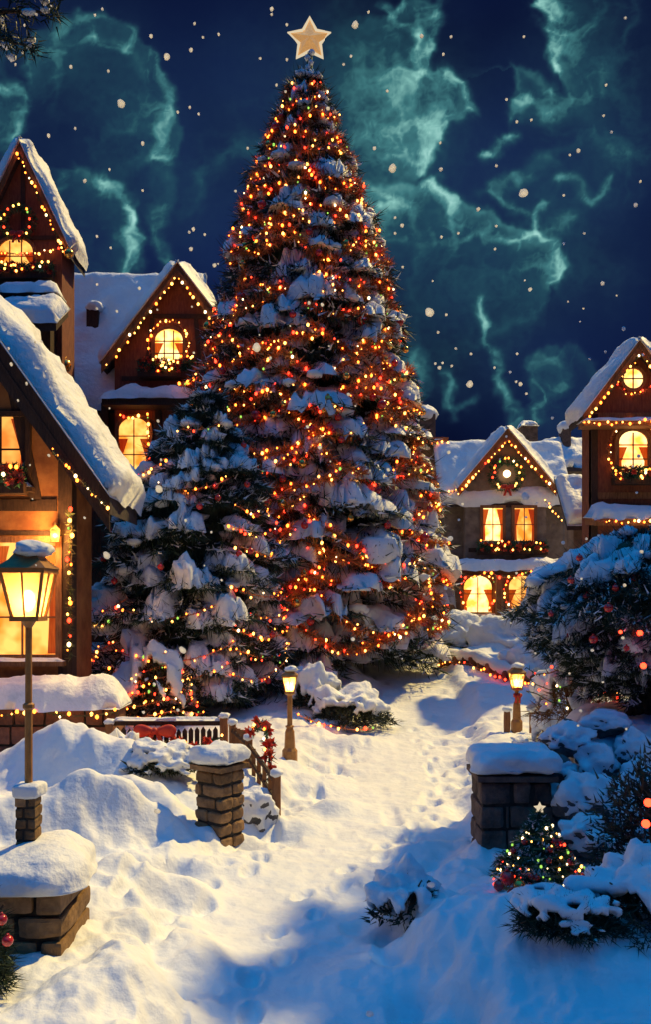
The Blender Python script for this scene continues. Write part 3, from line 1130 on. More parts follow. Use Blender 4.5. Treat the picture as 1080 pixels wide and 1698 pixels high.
# ------------------------------------------------------------------ L1: near house on the left
def house_near_left():
    D = 22.0
    g = 0.0
    cx, tip, tz, az = X(-60, 21.2), X(181, 21.2) - X(-60, 21.2), Z(818, 21.2), Z(474, 21.2)
    xr = X(116, D)
    hw = xr - cx
    t = thing('house', (cx, D, g), 'near timbered house glowing orange behind the tall street lamp', 'house')
    sl = (az - tz) / tip
    ze = az - sl * hw - 0.3
    MB().add(*prism(gable_poly(cx, hw, g, ze, az - 0.3), D, 24.0)).build('wall', M['wall_orange'], t)
    gable_roof(t, cx, tip, tz, az, 21.2, 24.3, th=0.3, snow=0.55, board=0.95, seed=2, nu=30)
    corner_posts(t, [xr - 0.12], D, 0, ze - 0.3, 0.36)
    zb = Z(838, D)
    beams(t, [(cx - hw + 0.3, zb, xr - 0.34, zb), (X(60, D), zb + 0.12, X(20, D), zb + 3.2)], D, w=0.3)
    MB().add(*span(cx - hw, xr - 0.34, D - 0.06, D + 0.02, Z(884, D) - 0.06, Z(884, D) + 0.06)).build('rail', M['wood_dark'], t)
    window(t, X(38, D), Z(1085, D), 1.75, Z(900, D) - Z(1085, D), D, False, 2, 3, 'pane', 'wood_warm', 0.16)
    window(t, X(-110, D), Z(1085, D), 1.6, Z(900, D) - Z(1085, D), D, False, 2, 3, 'pane', 'wood_warm', 0.16)
    window(t, X(2, D), Z(800, D), 1.3, 1.7, D, False, 2, 2, 'pane_dim', 'wood_dark', 0.14)
    # small potted fir in front of the gable window is a thing of its own
    flower_box(X(-45, D), X(50, D), D - 0.34, Z(806, D) - 0.25, 'flower box of red blooms under the gable window of the near house', 0.5, 4)
    # eaves lights
    e = [(cx + tip - 0.05, 21.05, tz - 0.35), (cx + tip * 0.62, 21.05, az - sl * tip * 0.62 - 0.95)]
    light_string(curve(e, 12), 'fairy lights along the bargeboard of the near left house', step=0.16, r=0.035, colors=WARM, fuzz='tinsel_green', dens=50)
    px = 121
    light_string(curve([(X(px, D) - 0.02, D - 0.22, Z(850, D)), (X(px, D) - 0.02, D - 0.22, Z(1092, D))], 14), 'upright garland of coloured lights down the corner of the near house', step=0.2, r=0.045, colors=MIX, fuzz='tinsel_green', dens=120, fr=0.2)
    # lantern and point light added to turn the wall orange
    lt = thing('added_lantern', (X(97, D), D - 0.3, Z(880, D)), 'small lantern added to brighten the wall of the near house', 'added lantern')
    c = lt.location
    MB().add(*lathe((c.x, c.y, c.z - 0.3), [(0.1, 0), (0.13, 0.3), (0.02, 0.42)], 8)).build('lamp_glass', M['glass'], lt)
    MB().add(*blob((c.x, c.y, c.z - 0.15), 0.06, 2, 0)).build('flame', M['flame'], lt)
    MB().add(*span(c.x - 0.03, c.x + 0.03, c.y, D, c.z + 0.12, c.z + 0.18)).build('bracket', M['iron'], lt)
    li = bpy.data.lights.new('wall_fill', 'POINT')
    li.energy = 320
    li.color = (1.0, 0.5, 0.14)
    li.shadow_soft_size = 0.1
    lo = bpy.data.objects.new('wall_fill', li)
    C.objects.link(lo)
    lo.parent = lt
    lo.location = (0, -0.25, -0.15)
    # terrace wall with thick snow
    x0, x1 = -14.5, X(192, 20.8)
    tw = thing('terrace_wall', ((x0 + x1) / 2, 21.3, 0), 'reddish stone terrace wall with thick snow under the near house', 'wall')
    stone_wall_mesh(x0, x1, 20.8, 21.9, 0, 1.45, 0.42, 0.75, 5).build('stonework', M['stone_red'], tw)
    MB().add(*span(x0 + 0.05, x1 - 0.05, 20.87, 21.85, -0.3, 1.42)).build('wall_core', M['mortar'], tw)
    MB().add(*slab((x0, 20.62, 1.46), (x1 + 0.12, 20.62, 1.46), (x1 + 0.12, 21.95, 1.46), (x0, 21.95, 1.46), 0.75, 80, 18, 4, 0.3, 0.5, 0.9, drip=0.12)).build('wall_snow', M['snow'], tw, smooth=True)
    light_string(curve([(X(-60, 20.5), 20.55, 1.38), (X(60, 20.5), 20.55, 1.38), (X(195, 20.5), 20.55, 1.36)], 10, 0.12), 'warm string lights under the snow of the terrace wall', step=0.22, r=0.038, colors=WARM, fuzz='tinsel_green', dens=60)


def stone_wall_mesh(x0, x1, y0, y1, z0, z1, rh, bl, seed, r=0.05, jit=0.03):
    rng = np.random.default_rng(seed)
    m = MB()
    rows = max(1, int(round((z1 - z0) / rh)))
    h = (z1 - z0) / rows
    for i in range(rows):
        x = x0
        z = z0 + i * h
        while x < x1 - 0.02:
            l = bl * rng.uniform(0.6, 1.35)
            if x1 - (x + l) < bl * 0.35:
                l = x1 - x
            d = rng.uniform(0, jit)
            m.add(*rbox((x + l / 2, (y0 + y1) / 2, z + h / 2), (l - 0.035, (y1 - y0) + 2 * d - jit, h - 0.03), r, 4, 0.02, 4, int(rng.integers(999))))
            x += l
    return m


def pier(parent_name, c, w, d, h, label, rows, a=0.0, mat='stone', seed=0, snow=0.3, split=2, cat='stone pillar', over=0.08, snowname='snow_cap', z0=None):
    """masonry pier of separate blocks round a dark core, with a snow cap"""
    rng = np.random.default_rng(seed)
    t = thing(parent_name, c, label, cat)
    m = MB()
    hh = h / rows
    bl = 0.0
    for i in range(rows):
        z = c[2] + (i + 0.5) * hh
        cuts = [0] + sorted(np.clip(np.linspace(0, 1, split + 1)[1:-1] + rng.uniform(-0.16, 0.16, split - 1) + (0.12 if i % 2 else -0.12), 0.15, 0.85).tolist()) + [1]
        for ya, yb in ((-d / 2, 0), (0, d / 2)):
            for xa, xb in zip(cuts[:-1], cuts[1:]):
                if xb - xa < 0.03:
                    continue
                j = rng.uniform(-0.015, 0.02)
                V, Fq = rbox((-w / 2 + w * (xa + xb) / 2, (ya + yb) / 2, 0), (w * (xb - xa) - 0.03 + j, (yb - ya) - 0.03 + j, hh - 0.03), 0.045, 5, 0.025, 4, int(rng.integers(999)))
                V = rotz(V, a) + np.array([c[0], c[1], z])
                m.add(V, Fq)
    m.build('stonework', M[mat], t)
    V, Fq = box((0, 0, 0), (w - 0.1, d - 0.1, h - 0.03), a)
    MB().add(V + np.array([c[0], c[1], c[2] + h / 2 - 0.03]), Fq).build('core', M['mortar'], t)
    V, Fq = box((0, 0, 0), (w + over, d + over, 0.08), a)
    MB().add(V + np.array([c[0], c[1], c[2] + h + 0.045]), Fq).build('coping', M[mat], t)
    V, Fq = rbox((0, 0, 0), (w + over + 0.08, d + over + 0.08, snow * 1.25), snow * 0.55, 16, snow * 0.22, 3.2, seed + 1, a)
    V[:, 2] = np.where(V[:, 2] < -0.2 * snow, V[:, 2] * 0.6, V[:, 2])
    MB().add(V + np.array([c[0], c[1], c[2] + h + 0.085 + snow * 0.42]), Fq).build(snowname, M['snow'], t, smooth=True)
    return t


house_near_left()


# ------------------------------------------------------------------ L2: tall narrow tower house
def house_tower_left():
    D = 36.0
    cx = X(38, D)
    az, tz = Z(238, D), Z(412, D)
    tip = X(118, D) - cx
    hw = X(102, D) - cx
    g = 1.5
    t = thing('house', (cx, D, g), 'tall narrow red house with a steep gable at the upper left edge', 'house')
    sl = (az - tz) / tip
    ze = az - sl * hw - 0.25
    MB().add(*prism(gable_poly(cx, hw, g, ze, az - 0.25), D, 37.8)).build('wall', M['wall_red'], t)
    gable_roof(t, cx, tip, tz, az, D - 0.45, 38.0, th=0.2, snow=0.4, board=0.5, boardmat='wood_warm', seed=9)
    window(t, cx - 0.3, Z(455, D), 1.5, 1.5, D, True, 3, 2, 'pane', 'wood_warm', 0.14)
    corner_posts(t, [cx + hw - 0.1, cx - hw + 0.1], D, g, ze - 0.2, 0.25, 'wall_red')
    ledge(t, cx - 2.5, X(97, 35.2), 34.8, D, Z(486, 35), 0.55, 'ledge', 'wood_dark', 0.3, 3)
    MB().add(*span(cx - 2.4, X(88, 35.6), 35.2, D - 0.003, 1.5, Z(492, 35) - 0.32)).build('lower_wall', M['wood_dark'], t)
    ledge(t, cx - 2.5, X(103, 34.4), 33.6, 35.19, Z(545, 34.4), 0.5, 'ledge', 'wood_dark', 0.35, 5, slope=0.7)
    beams(t, [(cx - hw + 0.2, ze - 0.2, cx + hw - 0.2, ze - 0.2), (cx, ze - 0.1, cx, az - 1.0)], D, 'wood_dark', 0.18)
    wreath((cx - 0.15, D - 0.25, Z(372, D)), 0.62, 'big wreath under the gable of the tall red house', seed=1)
    light_string(curve([(cx, D - 0.6, az - 0.75), (cx + tip * 0.98, D - 0.6, tz - 0.6)], 14), 'fairy lights down the gable edge of the tall red house', step=0.22, r=0.05, colors=WARM, fuzz='tinsel_green')
    light_string(curve([(cx - 1.6, D - 0.2, Z(415, D)), (cx + hw, D - 0.2, Z(415, D))], 8, 0.25), 'swag of lights across the front of the tall red house', step=0.2, r=0.055, colors=MIX, fuzz='tinsel', dens=80)
    flower_box(cx - 1.3, cx + 1.4, D - 0.35, Z(470, D) + 0.05, 'flower box with lights on the ledge of the tall red house', 0.4, 8, 12)
    bauble((cx + tip + 0.05, D - 0.55, tz - 0.45), 0.22, 'gold_gloss', 'gold ball at the eave corner of the tall red house')


house_tower_left()


# ------------------------------------------------------------------ cross gabled house (L3 and R1)
def cross_house(label, D, mx0, mx1, ridge_y, ridge_z, eave_z, g, gcx, gtip, gtz, gaz, ghw, wallmat, back, seed, gproj=0.7, snow=0.5, boardmat='wood_warm', board=0.55):
    t = thing('house', ((mx0 + mx1) / 2, D, g), label, 'house')
    m = MB()
    m.add(*span(mx0 + 0.35, mx1 - 0.35, D, back, g - 0.5, eave_z + 0.1))
    # gable ends of the main block
    ry = ridge_y
    for xx in (mx0 + 0.35, mx1 - 0.35):
        s = 0.2
        V = np.array([(xx - s, D, eave_z + 0.101), (xx - s, back, eave_z + 0.101), (xx - s, ry, ridge_z - 0.25), (xx + s, D, eave_z + 0.101), (xx + s, back, eave_z + 0.101), (xx + s, ry, ridge_z - 0.25)])
        m.add(V, [(0, 2, 1), (3, 4, 5), (0, 3, 5, 2), (1, 2, 5, 4), (0, 1, 4, 3)])
    m.build('wall', M[wallmat], t)
    rm, sn = MB(), MB()
    sl = (ridge_z - eave_z) / (ry - D)
    ov = 0.6
    yf, zf = D - ov, eave_z - ov * sl
    th = 0.25
    V = np.array([(mx0, yf, zf), (mx1, yf, zf), (mx1, ry, ridge_z), (mx0, ry, ridge_z), (mx0, yf, zf - th), (mx1, yf, zf - th), (mx1, ry, ridge_z - th), (mx0, ry, ridge_z - th)])
    rm.add(V, [(0, 1, 2, 3), (7, 6, 5, 4), (0, 4, 5, 1), (1, 5, 6, 2), (3, 7, 4, 0), (2, 6, 7, 3)])
    yb, zb = 2 * ry - yf, zf
    V2 = V.copy()
    V2[:, 1] = 2 * ry - V2[:, 1]
    V2[[2, 3, 6, 7], 1] += 0.003
    rm.add(V2, [(3, 2, 1, 0), (4, 5, 6, 7), (1, 5, 4, 0), (2, 6, 5, 1), (0, 4, 7, 3), (3, 7, 6, 2)])
    r = rm.build('roof', M['tiles'], t)
    sn.add(*slab((mx0 - 0.05, yf - 0.12, zf - 0.1), (mx1 + 0.05, yf - 0.12, zf - 0.1), (mx1 + 0.05, ry + 0.1, ridge_z + 0.03), (mx0 - 0.05, ry + 0.1, ridge_z + 0.03), snow, 60, 36, seed, 0.28, 0.5, 0.7, drip=0.15))
    sn.add(*slab((mx0 - 0.05, yb, zf), (mx1 + 0.05, yb, zf), (mx1 + 0.05, ry - 0.1, ridge_z + 0.03), (mx0 - 0.05, ry - 0.1, ridge_z + 0.03), snow, 20, 12, seed, 0.28, 0.5, 0.7))
    sn.build('roof_snow', M['snow'], r, smooth=True)
    gs = (gaz - gtz) / gtip
    gze = gaz - gs * ghw - 0.25
    yg = D - gproj
    MB().add(*prism(gable_poly(gcx, ghw, g - 0.5, gze, gaz - 0.25), yg, D + 2.5)).build('gable_wall', M[wallmat], t)
    gable_roof(t, gcx, gtip, gtz, gaz, yg - 0.5, min(ry, D + 3.2), th=0.2, snow=0.38, board=board, boardmat=boardmat, seed=seed + 3, nu=22)
    return t, yg, gze


def house_mid_left():
    D = 39.0
    gcx, gaz = X(297, 38), Z(440, 38)
    gtip = gcx - X(172, 38)
    gtz = Z(604, 38)
    t, yg, gze = cross_house('large red house with a broad blue snow roof left of the giant tree', D, -16.0, X(300, 41.6) + 1.2, 41.6, Z(458, 41.6), Z(632, D), 1.7, gcx, gtip, gtz, gaz, gtip * 0.86, 'wall_red', 46.0, 14, gproj=1.0, snow=0.45)
    w0 = X(280, yg)
    window(t, w0, Z(607, yg), 1.25, 1.65, yg, True, 3, 3, 'pane_bright', 'wood_warm', 0.16)
    beams(t, [(gcx - 1.2, gaz - 2.3, gcx + 1.2, gaz - 2.3), (gcx - 2.6, Z(628, yg), gcx + 2.6, Z(628, yg)), (gcx - 1.5, Z(625, yg), gcx - 1.2, gaz - 2.4), (gcx + 0.95, Z(625, yg), gcx + 0.75, gaz - 2.4)], yg, 'wood_dark', 0.2)
    ledge(t, X(172, 37.4), X(345, 37.4), 37.0, yg - 0.003, Z(660, 37.2), 0.5, 'ledge', 'wood_dark', 0.35, 31)
    window(t, X(222, yg), Z(785, yg), 1.35, 2.5, yg, True, 2, 3, 'pane', 'wood_warm', 0.16)
    MB().add(*span(X(184, yg), X(199, yg), yg - 0.3, yg - 0.003, Z(800, yg), Z(735, yg))).build('shutter', M['wood_warm'], t)
    corner_posts(t, [X(186, yg) - 0.35, X(262, yg)], yg, 2, Z(668, yg), 0.3)
    # little roof vent
    vx, vd = X(155, 40.0), 40.0
    zz = Z(560, vd)
    MB().add(*span(vx - 0.28, vx + 0.28, vd - 0.25, vd + 0.5, zz - 0.4, zz + 1.35)).build('chimney', M['wood_dark'], t)
    MB().add(*blob((vx + 0.06, vd, zz + 1.42), (0.45, 0.5, 0.25), 3, 0.2, 2, 4)).build('chimney_snow', M['snow'], t, smooth=True)
    flower_box(w0 - 1.3, w0 + 1.3, yg - 0.4, Z(634, yg) + 0.12, 'flower box of red blooms and lights below the arched gable window', 0.55, 12, 18)
    light_string(curve([(gcx - gtip * 0.95, yg - 0.62, gtz - 0.45), (gcx, yg - 0.62, gaz - 0.75), (gcx + gtip * 0.95, yg - 0.62, gtz - 0.45)], 14), 'fairy lights under both gable edges of the large left house', step=0.27, r=0.05, colors=WARM, fuzz='tinsel_green')
    light_string(curve([(w0 + 0.9 * math.cos(a), yg - 0.2, Z(607, yg) + 0.85 + 1.15 * math.sin(a)) for a in np.linspace(-0.4, PI + 0.4, 9)], 4), 'arch of lights round the gable window of the large left house', step=0.2, r=0.05, colors=WARM, fuzz='tinsel', dens=70)
    light_string(curve([(X(200, yg), yg - 0.2, Z(690, yg)), (X(245, yg), yg - 0.2, Z(690, yg)), (X(248, yg), yg - 0.2, Z(790, yg))], 8, 0.1), 'lights framing the lower window of the large left house', step=0.2, r=0.055, colors=MIX, fuzz='tinsel', dens=70)
    light_string(curve([(X(300, 37), 36.8, Z(640, 37)), (X(345, 37), 36.8, Z(610, 37)), (X(400, 37), 36.8, Z(560, 37)), (X(420, 37), 36.8, Z(600, 37))], 8, 0.2), 'thick garland sweeping from the large left house towards the giant tree', step=0.2, r=0.07, colors=MIX, fuzz='tinsel', dens=140, fr=0.35)
    bauble((X(107, 36.6), 36.6, Z(606, 36.6)), 0.3, 'gold_gloss', 'gold ball hanging below the eave of the large left house')


house_mid_left()


# ------------------------------------------------------------------ R1: house at the end of the path
def house_mid_right():
    D = 46.0
    yg0 = 45.3
    gcx, gaz = X(843, 44.8), Z(708, 44.8)
    gtip, gtz = X(843, 44.8) - X(762, 44.8), Z(806, 44.8)
    t, yg, gze = cross_house('grey stone house with lit windows at the end of the path', D, X(728, 46), X(945, 46), 47.7, Z(735, 47.7), Z(806, D), 2.0, gcx, gtip, gtz, gaz, gtip * 0.84, 'wall_grey', 53.0, 24, gproj=0.7, snow=0.42)
    for px, br in ((818, 'pane_bright'), (870, 'pane')):
        window(t, X(px, yg), Z(897, yg), 1.05, 1.75, yg, False, 2, 2, br, 'wood_warm', 0.16)
    # the porch roof and the ground floor
    xa, xb = X(742, 44), X(940, 44)
    ledge(t, xa, xb, 43.7, yg - 0.003, Z(944, 43.7), 0.42, 'porch_roof', 'wood_dark', 0.3, 41, slope=0.1)
    for px, br, w in ((793, 'pane_bright', 1.5), (866, 'pane', 1.4), (920, 'pane', 1.2)):
        window(t, X(px, yg), Z(1015, yg), w, 1.95, yg, True, 2, 2, br, 'wood_warm', 0.18)
    for px in (750, 828, 893, 932):
        x = X(px, 43.9)
        MB().add(*span(x - 0.13, x + 0.13, 43.8, 44.06, 2.2, Z(944, 43.7) - 0.31)).build('porch_post', M['wood_warm'], t)
    beams(t, [(gcx - 1.6, Z(838, yg), gcx + 1.6, Z(838, yg)), (gcx - 2.0, Z(912, yg), gcx + 2.0, Z(912, yg))], yg, 'wood_dark', 0.22)
    MB().add(*span(X(864, 49), X(890, 49), 48.6, 49.6, Z(770, 49), Z(708, 49))).build('chimney', M['stone'], t)
    MB().add(*slab((X(862, 49), 48.5, Z(708, 49)), (X(892, 49), 48.5, Z(708, 49)), (X(892, 49), 49.7, Z(708, 49)), (X(862, 49), 49.7, Z(708, 49)), 0.3, 12, 10, 3)).build('chimney_snow', M['snow'], t, smooth=True)
    wreath((gcx, yg - 0.25, Z(788, yg)), 0.75, 'round wreath with a glowing middle high on the grey stone house', seed=3, bulbs=18)
    lt = thing('gable_lamp', (gcx, yg - 0.3, Z(787, yg)), 'glowing lamp in the middle of the gable wreath of the grey house', 'lamp')
    MB().add(*blob((gcx, yg - 0.3, Z(787, yg)), 0.2, 2, 0)).build('lamp_globe', M['bulb_white'], lt, smooth=True)
    MB().add(*span(gcx - 0.04, gcx + 0.04, yg - 0.25, yg, Z(787, yg) - 0.04, Z(787, yg) + 0.04)).build('bracket', M['iron'], lt)
    gr = 'fairy lights along the eaves of the grey house'
    light_string(curve([(gcx - gtip, yg - 0.6, gtz - 0.4), (gcx, yg - 0.6, gaz - 0.7), (gcx + gtip, yg - 0.6, gtz - 0.4)], 14), 'fairy lights up and down the gable of the grey stone house', step=0.26, r=0.06, colors=WARM + ['orange', 'red'], fuzz='tinsel', dens=60)
    light_string(curve([(X(722, 45.2), 45.2, Z(815, 45.2)), (gcx - gtip, 45.2, Z(812, 45.2))], 10, 0.1), 'short string of lights along the left eave of the grey stone house', step=0.24, r=0.06, colors=WARM, fuzz='tinsel')
    light_string(curve([(gcx + gtip, 45.2, Z(806, 45.2)), (X(950, 45.2), 45.2, Z(818, 45.2))], 10, 0.1), 'short string of lights along the right eave of the grey stone house', step=0.24, r=0.06, colors=WARM, fuzz='tinsel')
    light_string(curve([(xa, 43.55, Z(947, 43.6)), ((xa * 2 + xb) / 3, 43.55, Z(947, 43.6)), ((xa + 2 * xb) / 3, 43.55, Z(947, 43.6)), (xb, 43.55, Z(947, 43.6))], 10, 0.35), 'swags of lights along the porch roof of the grey stone house', step=0.24, r=0.06, colors=MIX, fuzz='tinsel', dens=80)
    for px, nm in ((793, 'left'), (866, 'middle')):
        w = X(px, yg)
        light_string(curve([(w + 1.0 * math.cos(a), yg - 0.22, Z(1015, yg) + 1.1 + 1.1 * math.sin(a)) for a in np.linspace(-0.9, PI + 0.9, 10)], 4), 'arch of lights round the %s porch window of the grey house' % ('bright front' if nm == 'left' else 'half hidden'), step=0.24, r=0.05, colors=MIX, fuzz='tinsel', dens=60)
    light_string(curve([(X(905, 44.6), 44.6, Z(830, 44.6)), (X(990, 40), 40, Z(900, 40))], 12, 0.3), 'string of lights hanging between the grey house and the red house', step=0.35, r=0.05, colors=WARM, fuzz='tinsel_green', dens=12)
    flower_box(X(790, yg), X(905, yg), yg - 0.4, Z(921, yg), 'long flower box with red blooms below the upper windows of the grey house', 0.5, 16, 16)
    # lean-to at the left, behind the giant tree
    t2 = thing('chimney_tower', (X(705, 48), 48, 2.3), 'narrow brown tower with an orange eave just right of the giant tree', 'tower')
    MB().add(*span(X(655, 48), X(727, 48), 48, 49.6, 1.8, Z(738, 48))).build('wall', M['wall_grey'], t2)
    l = MB().add(*span(X(645, 47.6), X(744, 47.6), 47.4, 49.8, Z(738, 47.6) - 0.0, Z(726, 47.6))).build('eave', M['wood_warm'], t2)
    zt = Z(726, 47.6)
    MB().add(*slab((X(648, 47.6), 47.5, zt), (X(720, 47.6), 47.5, zt), (X(720, 47.6), 49.7, zt), (X(648, 47.6), 49.7, zt), 0.5, 20, 12, 8)).build('eave_snow', M['snow'], t2, smooth=True)
    MB().add(*span(X(698, 48), X(724, 48), 48.2, 49.2, zt, Z(685, 48))).build('chimney', M['stone'], t2)
    MB().add(*blob((X(711, 48), 48.7, Z(683, 48)), (0.62, 0.7, 0.55), 3, 0.2, 1.5, 9)).build('chimney_snow', M['snow'], t2, smooth=True)
    light_string(curve([(X(645, 47.3), 47.25, Z(735, 47.3)), (X(746, 47.3), 47.25, Z(733, 47.3))], 8, 0.08), 'lights along the orange eave of the narrow brown tower', step=0.3, r=0.06, colors=['orange', 'gold'], fuzz='tinsel', dens=50)


house_mid_right()


# ------------------------------------------------------------------ R2: tall red house on the right edge, and the roofs behind it
def house_right():
    D = 34.0
    cx, az, tz = X(1054, D), Z(566, D), Z(690, D)
    tip = cx - X(962, D)
    hw = cx - X(981, D)
    g = 1.4
    t = thing('house', (cx, D, g), 'tall dark red house with glowing windows at the right edge', 'house')
    sl = (az - tz) / tip
    ze = az - sl * hw - 0.25
    MB().add(*prism(gable_poly(cx, hw, g, ze, az - 0.25), D, 35.2)).build('wall', M['wall_red'], t)
    gable_roof(t, cx, tip, tz, az, D - 0.5, 35.5, th=0.22, snow=0.36, board=0.5, boardmat='wood_warm', seed=19)
    window(t, X(1050, D), Z(645, D), 0.8, 0.8, D, 'round', 2, 2, 'pane_bright', 'wood_warm', 0.13, False)
    window(t, X(1050, D), Z(785, D), 1.15, 1.7, D, True, 2, 3, 'pane_bright', 'wood_warm', 0.17)
    beams(t, [(cx - hw, Z(690, D), cx + hw, Z(690, D)), (cx - hw, Z(822, D), cx + hw, Z(822, D))], D, 'wood_warm', 0.26)
    ledge(t, X(984, 33), cx + hw + 0.5, 32.7, D - 0.003, Z(860, 33), 0.4, 'porch_roof', 'wood_warm', 0.3, 51, slope=0.12)
    corner_posts(t, [cx - hw + 0.13], D, g, ze - 0.3, 0.26)
    ledge(t, X(966, 33.5), X(1142, 33.5), 33.2, D - 0.003, Z(700, 33.5), 0.12, 'cornice', 'wood_warm', 0.2, 52)
    light_string(curve([(cx - tip, D - 0.62, tz - 0.4), (cx, D - 0.62, az - 0.7), (cx + tip, D - 0.62, tz - 0.4)], 14), 'fairy lights under the gable edges of the dark red house', step=0.26, r=0.045, colors=WARM, fuzz='tinsel_green')
    w = X(1050, D)
    light_string(curve([(w + 1.05 * math.cos(a), D - 0.2, Z(785, D) + 0.9 + 1.25 * math.sin(a)) for a in np.linspace(-0.7, PI + 0.7, 12)], 4), 'arch of lights round the big window of the dark red house', step=0.2, r=0.045, colors=WARM, fuzz='tinsel', dens=80)
    light_string(curve([(X(1022, D), D - 0.15, Z(640, D)), (X(1050, D), D - 0.15, Z(655, D)), (X(1080, D), D - 0.15, Z(640, D))], 8, 0.1), 'small swag of red lights below the round attic window', step=0.17, r=0.04, colors=['red', 'orange', 'gold'], fuzz='tinsel', dens=70)
    light_string(curve([(X(970, 33), 33.05, Z(700, 33)), (X(1100, 33), 33.05, Z(694, 33))], 10, 0.12), 'lights along the cornice of the dark red house', step=0.22, r=0.045, colors=['orange', 'gold'], fuzz='tinsel', dens=60)
    light_string(curve([(X(984, 32.6), 32.55, Z(862, 32.6)), (X(1110, 32.6), 32.55, Z(858, 32.6))], 10, 0.15), 'lights along the porch roof of the dark red house', step=0.22, r=0.045, colors=WARM, fuzz='tinsel', dens=60)
    flower_box(X(1012, D), X(1090, D), D - 0.38, Z(806, D), 'snowy flower box under the big window of the dark red house', 0.5, 21, 14)
    # low wing with a steep snowy roof left of it
    wv = thing('shed', (X(965, 37), 37, 1.8), 'low shed with a steep blue snow roof between the grey and red houses', 'shed')
    MB().add(*span(X(950, 37.4), X(992, 37.4), 37.2, 38.6, 1.5, Z(868, 37.2))).build('wall', M['wall_grey'], wv)
    rf = MB()
    z0, z1 = Z(872, 36.8), Z(790, 38.7)
    V = np.array([(X(938, 37), 36.7, z0), (X(990, 37), 36.7, z0), (X(990, 37), 38.8, z1), (X(938, 37), 38.8, z1)])
    V = np.concatenate([V, V - np.array([0, 0, 0.2])])
    rf.add(V, [(0, 1, 2, 3), (7, 6, 5, 4), (0, 4, 5, 1), (1, 5, 6, 2), (3, 7, 4, 0), (2, 6, 7, 3)])
    r = rf.build('roof', M['tiles'], wv)
    MB().add(*slab(V[0] + np.array([0, -0.1, 0.005]), V[1] + np.array([0, -0.1, 0.005]), V[2] + np.array([0, 0, 0.005]), V[3] + np.array([0, 0, 0.005]), 0.4, 20, 20, 5)).build('roof_snow', M['snow'], r, smooth=True)
    # distant cottage
    d2 = 60.0
    ct = thing('cottage', (X(950, d2), d2, 2.5), 'distant snow roofed cottage with a chimney between the two right houses', 'cottage')
    MB().add(*span(X(915, d2), X(1010, d2), d2, d2 + 4, 2, Z(775, d2))).build('wall', M['wall_grey'], ct)
    x0, x1 = X(905, d2), X(1020, d2)
    z0, z1 = Z(778, d2), Z(722, d2)
    V = np.array([(x0, d2 - 0.6, z0), (x1, d2 - 0.6, z0), (x1, d2 + 2, z1), (x0, d2 + 2, z1)])
    V = np.concatenate([V, V - np.array([0, 0, 0.25])])
    r = MB().add(V, [(0, 1, 2, 3), (7, 6, 5, 4), (0, 4, 5, 1), (1, 5, 6, 2), (3, 7, 4, 0), (2, 6, 7, 3)]).build('roof', M['tiles'], ct)
    MB().add(*slab(V[0], V[1], V[2], V[3], 0.5, 30, 14, 6)).build('roof_snow', M['snow'], r, smooth=True)
    MB().add(*span(X(938, d2), X(952, d2), d2 + 0.6, d2 + 1.6, Z(765, d2), Z(708, d2))).build('chimney', M['stone'], ct)
    MB().add(*blob((X(945, d2), d2 + 1.1, Z(704, d2)), (0.55, 0.7, 0.5), 2, 0.2, 2, 3)).build('chimney_snow', M['snow'], ct, smooth=True)
    window(ct, X(930, d2), Z(765, d2) - 1.0, 0.7, 0.8, d2, False, 2, 2, 'pane_dim', 'wood_dark', 0.12, False)


house_right()


